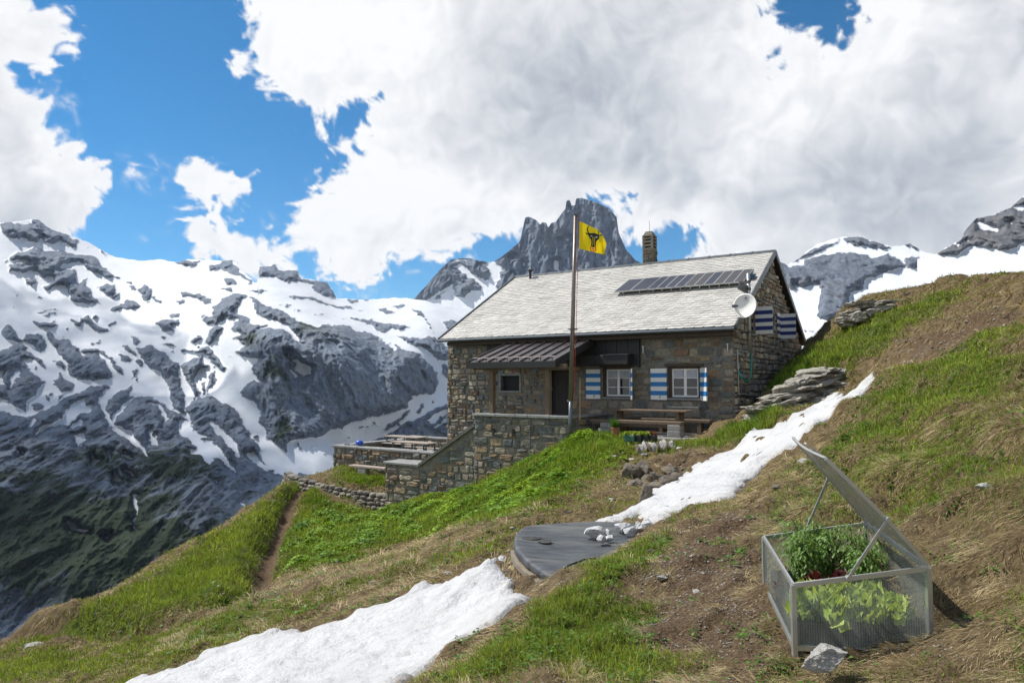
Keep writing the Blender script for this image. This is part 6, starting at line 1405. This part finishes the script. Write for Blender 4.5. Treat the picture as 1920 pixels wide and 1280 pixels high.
def blades(name, XY, h, w_, col, lean, mat, downhill=0.0, **kw):
    n = len(XY); r = np.random.default_rng(n)
    z = HL_(XY); e = .15
    gx_ = (HL_(XY + np.array((e, 0))) - z) / e; gy_ = (HL_(XY + np.array((0, e))) - z) / e
    dh = -np.stack([gx_, gy_], -1); dh /= np.linalg.norm(dh, axis=1)[:, None] + 1e-6
    a = r.uniform(0, 2 * np.pi, n); rd = np.stack([np.cos(a), np.sin(a)], -1)
    d = rd * (1 - downhill) + dh * downhill; d = d / (np.linalg.norm(d, axis=1)[:, None] + 1e-6)
    slope = gx_ * d[:, 0] + gy_ * d[:, 1]
    up_ = np.stack([-gx_ * .35, -gy_ * .35, np.ones(n)], -1)
    dl = np.c_[d, slope]
    b = np.c_[XY, z - .012]
    k1 = (up_ * (1 - lean)[:, None] + dl * lean[:, None]); k1 /= np.linalg.norm(k1, axis=1)[:, None]
    k2 = (up_ * (1 - np.minimum(lean * 1.5, 1.0))[:, None] + dl * np.minimum(lean * 1.9, 1.25)[:, None]); k2 /= np.linalg.norm(k2, axis=1)[:, None]
    m_ = b + k1 * (h * .55)[:, None]; tpv = m_ + k2 * (h * .45)[:, None]
    fa = r.uniform(0, np.pi, n); s_ = np.stack([np.cos(fa), np.sin(fa), 0 * fa], -1) * (w_ / 2)[:, None]
    V = np.stack([b - s_, b + s_, m_ + s_ * .8, m_ - s_ * .8, tpv], 1).reshape(-1, 3)
    i = (np.arange(n) * 5)[:, None]
    T = np.concatenate([i + np.array([[0, 1, 2]]), i + np.array([[0, 2, 3]]), i + np.array([[3, 2, 4]])], 0)
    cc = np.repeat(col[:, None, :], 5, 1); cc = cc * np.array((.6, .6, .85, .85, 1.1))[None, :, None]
    return np_mesh(name, V, T.astype(np.int32), mat, smooth=True, attrs={'col': cc.reshape(-1, 3)}, kind='stuff', **kw)
def scatter(n, a0, a1, y0, y1, r):
    a = r.uniform(a0, a1, n); y = np.exp(r.uniform(math.log(y0), math.log(y1), n)); return np.stack([a * y, y], -1)
r = np.random.default_rng(21)
# green blades
XY = scatter(900000, -.9, .95, 2.6, 34, r)
g, s_ = ZL_(XY)
cl_ = fbm(v3(XY[:, 0] / .5, XY[:, 1] / .5, 1), 3); c2 = fbm(v3(XY[:, 0] / 2.2, XY[:, 1] / 2.2, 6), 2)
pr_ = np.clip(g * 1.1 - s_ * .9 + .22 + cl_ * .6 + c2 * .45, .0, 1) ** 1.3
keep = (r.random(len(XY)) < pr_) & ~blocked(XY)
XY = XY[keep]; g = g[keep]; y = XY[:, 1]; n = len(XY)
hh = np.clip(.035 + .0052 * y, .04, .16) * r.uniform(.5, 1.5, n) * (.7 + .5 * np.clip(g, 0, 1)); ww = np.clip(.0011 * y, .0045, .03) * r.uniform(.7, 1.4, n)
tone = np.clip(fbm(v3(XY[:, 0] / 1.3, XY[:, 1] / 1.3, 12), 3) * .5 + .5, 0, 1)[:, None]; rn = r.random(n)[:, None]
col = (np.array((.13, .21, .024)) * (1 - tone) + np.array((.33, .41, .055)) * tone) * (.6 + .8 * rn)
dry = r.random(n) < .22 - .12 * np.clip(g, 0, 1); col[dry] = np.array((.26, .20, .09)) * r.uniform(.6, 1.3, (dry.sum(), 1))
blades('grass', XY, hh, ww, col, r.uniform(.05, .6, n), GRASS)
# flattened straw
XY = scatter(800000, -.9, .95, 2.5, 30, r)
g, s_ = ZL_(XY); cl_ = fbm(v3(XY[:, 0] / .6, XY[:, 1] / .6, 31), 3)
pr_ = np.clip(0.95 - g * .75 - s_ * .72 + cl_ * .6, .03, 1)
keep = (r.random(len(XY)) < pr_) & ~blocked(XY); XY = XY[keep]; y = XY[:, 1]; n = len(XY)
hh = np.clip(.06 + .006 * y, .06, .2) * r.uniform(.5, 1.7, n); ww = np.clip(.00085 * y, .003, .02) * r.uniform(.6, 1.3, n)
tone = np.clip(.5 + .6 * fbm(v3(XY[:, 0] / .45, XY[:, 1] / .45, 40), 3), 0, 1)[:, None]
col = (np.array((.20, .14, .07)) * (1 - tone) + np.array((.52, .42, .24)) * tone) * (.4 + 1.0 * r.random(n)[:, None])
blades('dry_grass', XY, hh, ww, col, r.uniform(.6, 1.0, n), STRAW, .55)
# combed straw tussocks hanging down the slope
XYc = scatter(2600, -.5, .95, 2.8, 20, r); g, s_ = ZL_(XYc); kp_ = (g < .6) & (s_ < .85) & (r.random(len(XYc)) < np.clip(.3 + fbm(v3(XYc[:, 0] / 1.1, XYc[:, 1] / 1.1, 8), 2), .05, 1)); XYc = XYc[kp_]
k = 60; sp = np.clip(.02 * XYc[:, 1] / 1.5, .06, .2)
XY = (XYc[:, None, :] + r.normal(size=(len(XYc), k, 2)) * sp[:, None, None] * np.array((.6, .6))).reshape(-1, 2); cb = np.repeat(r.uniform(.55, 1.3, len(XYc)), k); ok = ~blocked(XY); XY = XY[ok]; cb = cb[ok]; n = len(XY)
blades('dry_tussocks', XY, np.clip(.07 + .016 * XY[:, 1], .1, .34) * r.uniform(.6, 1.4, n), np.clip(.0008 * XY[:, 1], .003, .014) * r.uniform(.7, 1.3, n), np.array((.52, .42, .25)) * (cb * r.uniform(.6, 1.3, n))[:, None], r.uniform(.45, .9, n), STRAW, .8)
# tall fresh grass by the paving and on banks
LUSH = [hits(q) for q in ('1062,838 1072,826 1120,818 1170,815 1178,838 1140,850 1090,868 1050,880', '1425,742 1470,700 1530,668 1590,660 1600,690 1560,728 1500,742', '575,950 545,920 560,910 600,925 620,945', '1448,768 1405,788 1362,806 1345,822 1400,828 1455,796', '500,1010 530,960 548,935 520,930 480,985 470,1060 485,1060', '640,885 720,892 720,912 660,905')]
pts = []
for q in LUSH:
    q = np.array(q); lo, hi = q.min(0), q.max(0); c_ = r.uniform(lo, hi, (int(4200 * max(.5, min(3, (hi - lo).prod() / 3))), 2)); pts.append(c_[poly_sdf(c_ + .15 * r.normal(size=c_.shape), q) > 0])
XY = np.concatenate(pts); XY = XY[(~blocked(XY)) & (r.random(len(XY)) < np.clip(.55 + .9 * fbm(v3(XY[:, 0] / .45, XY[:, 1] / .45, 3), 2), .1, 1))]; n = len(XY)
tl_ = np.where(XY[:, 0] > .8, 1.0, .6) * np.clip(1 + .5 * fbm(v3(XY[:, 0] / .6, XY[:, 1] / .6, 44), 2), .4, 1.5)
blades('tall_grass', XY, r.uniform(.1, .32, n) * tl_, np.clip(.0011 * XY[:, 1], .006, .03), (np.array((.16, .27, .025)) + np.array((.15, .12, .03)) * np.clip(.4 + fbm(v3(XY[:, 0] / 1.1, XY[:, 1] / 1.1, 66), 3), 0, 1)[:, None]) * r.uniform(.5, 1.3, (n, 1)), r.uniform(.05, .5, n), GRASS)
# broad leaved herbs
def leaves(name, XY, size, hgt, col, mat, **kw):
    n = len(XY); r = np.random.default_rng(n); z = HL_(XY) + hgt; c = np.c_[XY, z]
    a = r.uniform(0, 6.28, n); tl = r.uniform(-.25, .75, n)
    f = np.stack([np.cos(a) * np.cos(tl), np.sin(a) * np.cos(tl), -np.sin(tl) * .7 + .12], -1); s_ = np.stack([-np.sin(a), np.cos(a), r.uniform(-.4, .4, n)], -1); u_ = np.cross(f, s_)
    L_ = size[:, None]; V = np.stack([c - f * L_ * .5, c - f * L_ * .12 + s_ * L_ * .40 + u_ * L_ * .08, c + f * L_ * .25 + s_ * L_ * .32 + u_ * L_ * .08, c + f * L_ * .58, c + f * L_ * .25 - s_ * L_ * .32 + u_ * L_ * .08, c - f * L_ * .12 - s_ * L_ * .40 + u_ * L_ * .08, c], 1).reshape(-1, 3)
    i = (np.arange(n) * 7)[:, None]; T = np.concatenate([i + np.array([[k, (k + 1) % 6, 6]]) for k in range(6)], 0)
    return np_mesh(name, V, T.astype(np.int32), mat, smooth=True, attrs={'col': np.repeat(col[:, None], 7, 1).reshape(-1, 3)}, kind='stuff', **kw)
q = np.array(GREENP[2]); lo, hi = q.min(0) - .3, q.max(0) + .3
XY = r.uniform(lo, hi, (260000, 2)); wob = np.stack([fbm(v3(XY[:, 0] / 1.2, XY[:, 1] / 1.2, 50), 3), fbm(v3(XY[:, 0] / 1.2, XY[:, 1] / 1.2, 60), 3)], -1) * .5
sd_ = poly_sdf(XY + wob, q); dens = fbm(v3(XY[:, 0] / .8, XY[:, 1] / .8, 70), 3)
kp_ = (r.random(len(XY)) < np.clip(sd_ / 1.5 + .05 + dens * 1.1, 0, 1) * .55) & (sd_ > -.25) & ~blocked(XY); XY = XY[kp_]; n = len(XY); dn_ = dens[kp_]
mound = np.clip(.07 + .26 * dn_, .02, .34) * np.clip(.3 + sd_[kp_] * .9, .3, 1)
tone = np.clip(.5 + .8 * fbm(v3(XY[:, 0] / 1.6, XY[:, 1] / 1.6, 90), 3), 0, 1)[:, None]
leaves('leafy_herbs', XY, r.uniform(.035, .12, n), mound * r.uniform(.2, 1.15, n), (np.array((.09, .20, .02)) * (1 - tone) + np.array((.29, .44, .035)) * tone) * r.uniform(.55, 1.3, (n, 1)), LEAF)
# small herbs in the near turf and on the right hillside
XYc = scatter(3600, -.5, .95, 2.8, 16, r); g, s_ = ZL_(XYc); XYc = XYc[(r.random(len(XYc)) < np.clip(.25 + g * .6 - s_ * .4 + .6 * fbm(v3(XYc[:, 0] / .9, XYc[:, 1] / .9, 77), 2), .0, 1))]
XY = (XYc[:, None] + r.normal(size=(len(XYc), 14, 2)) * np.clip(.008 * XYc[:, 1], .025, .09)[:, None, None]).reshape(-1, 2); XY = XY[~blocked(XY)]; n = len(XY)
leaves('small_herbs', XY, np.clip(.0052 * XY[:, 1], .016, .06) * r.uniform(.6, 1.3, n), r.uniform(.005, .05, n), np.array((.085, .18, .022)) * r.uniform(.5, 1.5, (n, 1)), LEAF)
# yellow and violet flowers
FL = [hits(q) for q in ('330,1070 420,985 500,945 520,960 470,1000 400,1060', '1060,905 1150,865 1190,850 1180,870 1120,900')]
pts = []
for q, k in zip(FL, (130, 30)):
    q = np.array(q); c_ = r.uniform(q.min(0), q.max(0), (k * 4, 2)); c_ = c_[poly_sdf(c_, q) > 0]; c_ = c_[np.clip(fbm(v3(c_[:, 0] / .8, c_[:, 1] / .8, 2), 2) + .3, 0, 1) > r.random(len(c_))]; pts.append(c_[:k])
XY = np.concatenate(pts); n = len(XY)
leaves('yellow_flowers', XY, r.uniform(.03, .055, n), r.uniform(.1, .2, n), np.array((.62, .45, .01)) * r.uniform(.7, 1.2, (n, 1)), LEAF)
# gravel and chips of stone on the bare ground
XY = scatter(110000, -.6, .95, 2.8, 22, r); g, s_ = ZL_(XY); kp_ = (r.random(len(XY)) < np.clip(s_ * .9 + .08, 0, 1) * np.clip(.5 + fbm(v3(XY[:, 0] / .5, XY[:, 1] / .5, 15), 2), .05, 1)) & ~blocked(XY); XY = XY[kp_]; n = len(XY)
sz = np.clip(.0022 * XY[:, 1], .007, .04) * r.uniform(.5, 1.0, n) ** 2 * 1.4; z = HL_(XY); c_ = np.c_[XY, z + sz * .15]
oc = np.array([(1, 0, 0), (0, 1, 0), (-1, 0, 0), (0, -1, 0), (0, 0, .6), (0, 0, -.5)], float); jit = r.uniform(.6, 1.3, (n, 6, 1)); rot = r.uniform(0, 6.28, n); cr, sr = np.cos(rot), np.sin(rot)
O = oc[None] * jit; O = np.stack([O[..., 0] * cr[:, None] - O[..., 1] * sr[:, None], O[..., 0] * sr[:, None] + O[..., 1] * cr[:, None], O[..., 2]], -1)
V = (c_[:, None] + O * sz[:, None, None]).reshape(-1, 3); i = (np.arange(n) * 6)[:, None]
T = np.concatenate([i + np.array([f]) for f in ([0, 1, 4], [1, 2, 4], [2, 3, 4], [3, 0, 4], [1, 0, 5], [2, 1, 5], [3, 2, 5], [0, 3, 5])], 0)
np_mesh('gravel', V, T.astype(np.int32), STONE, smooth=False, attrs={'col': np.repeat((np.array((.27, .24, .2)) * r.uniform(.35, 1.4, (n, 1)))[:, None], 6, 1).reshape(-1, 3)}, kind='stuff')
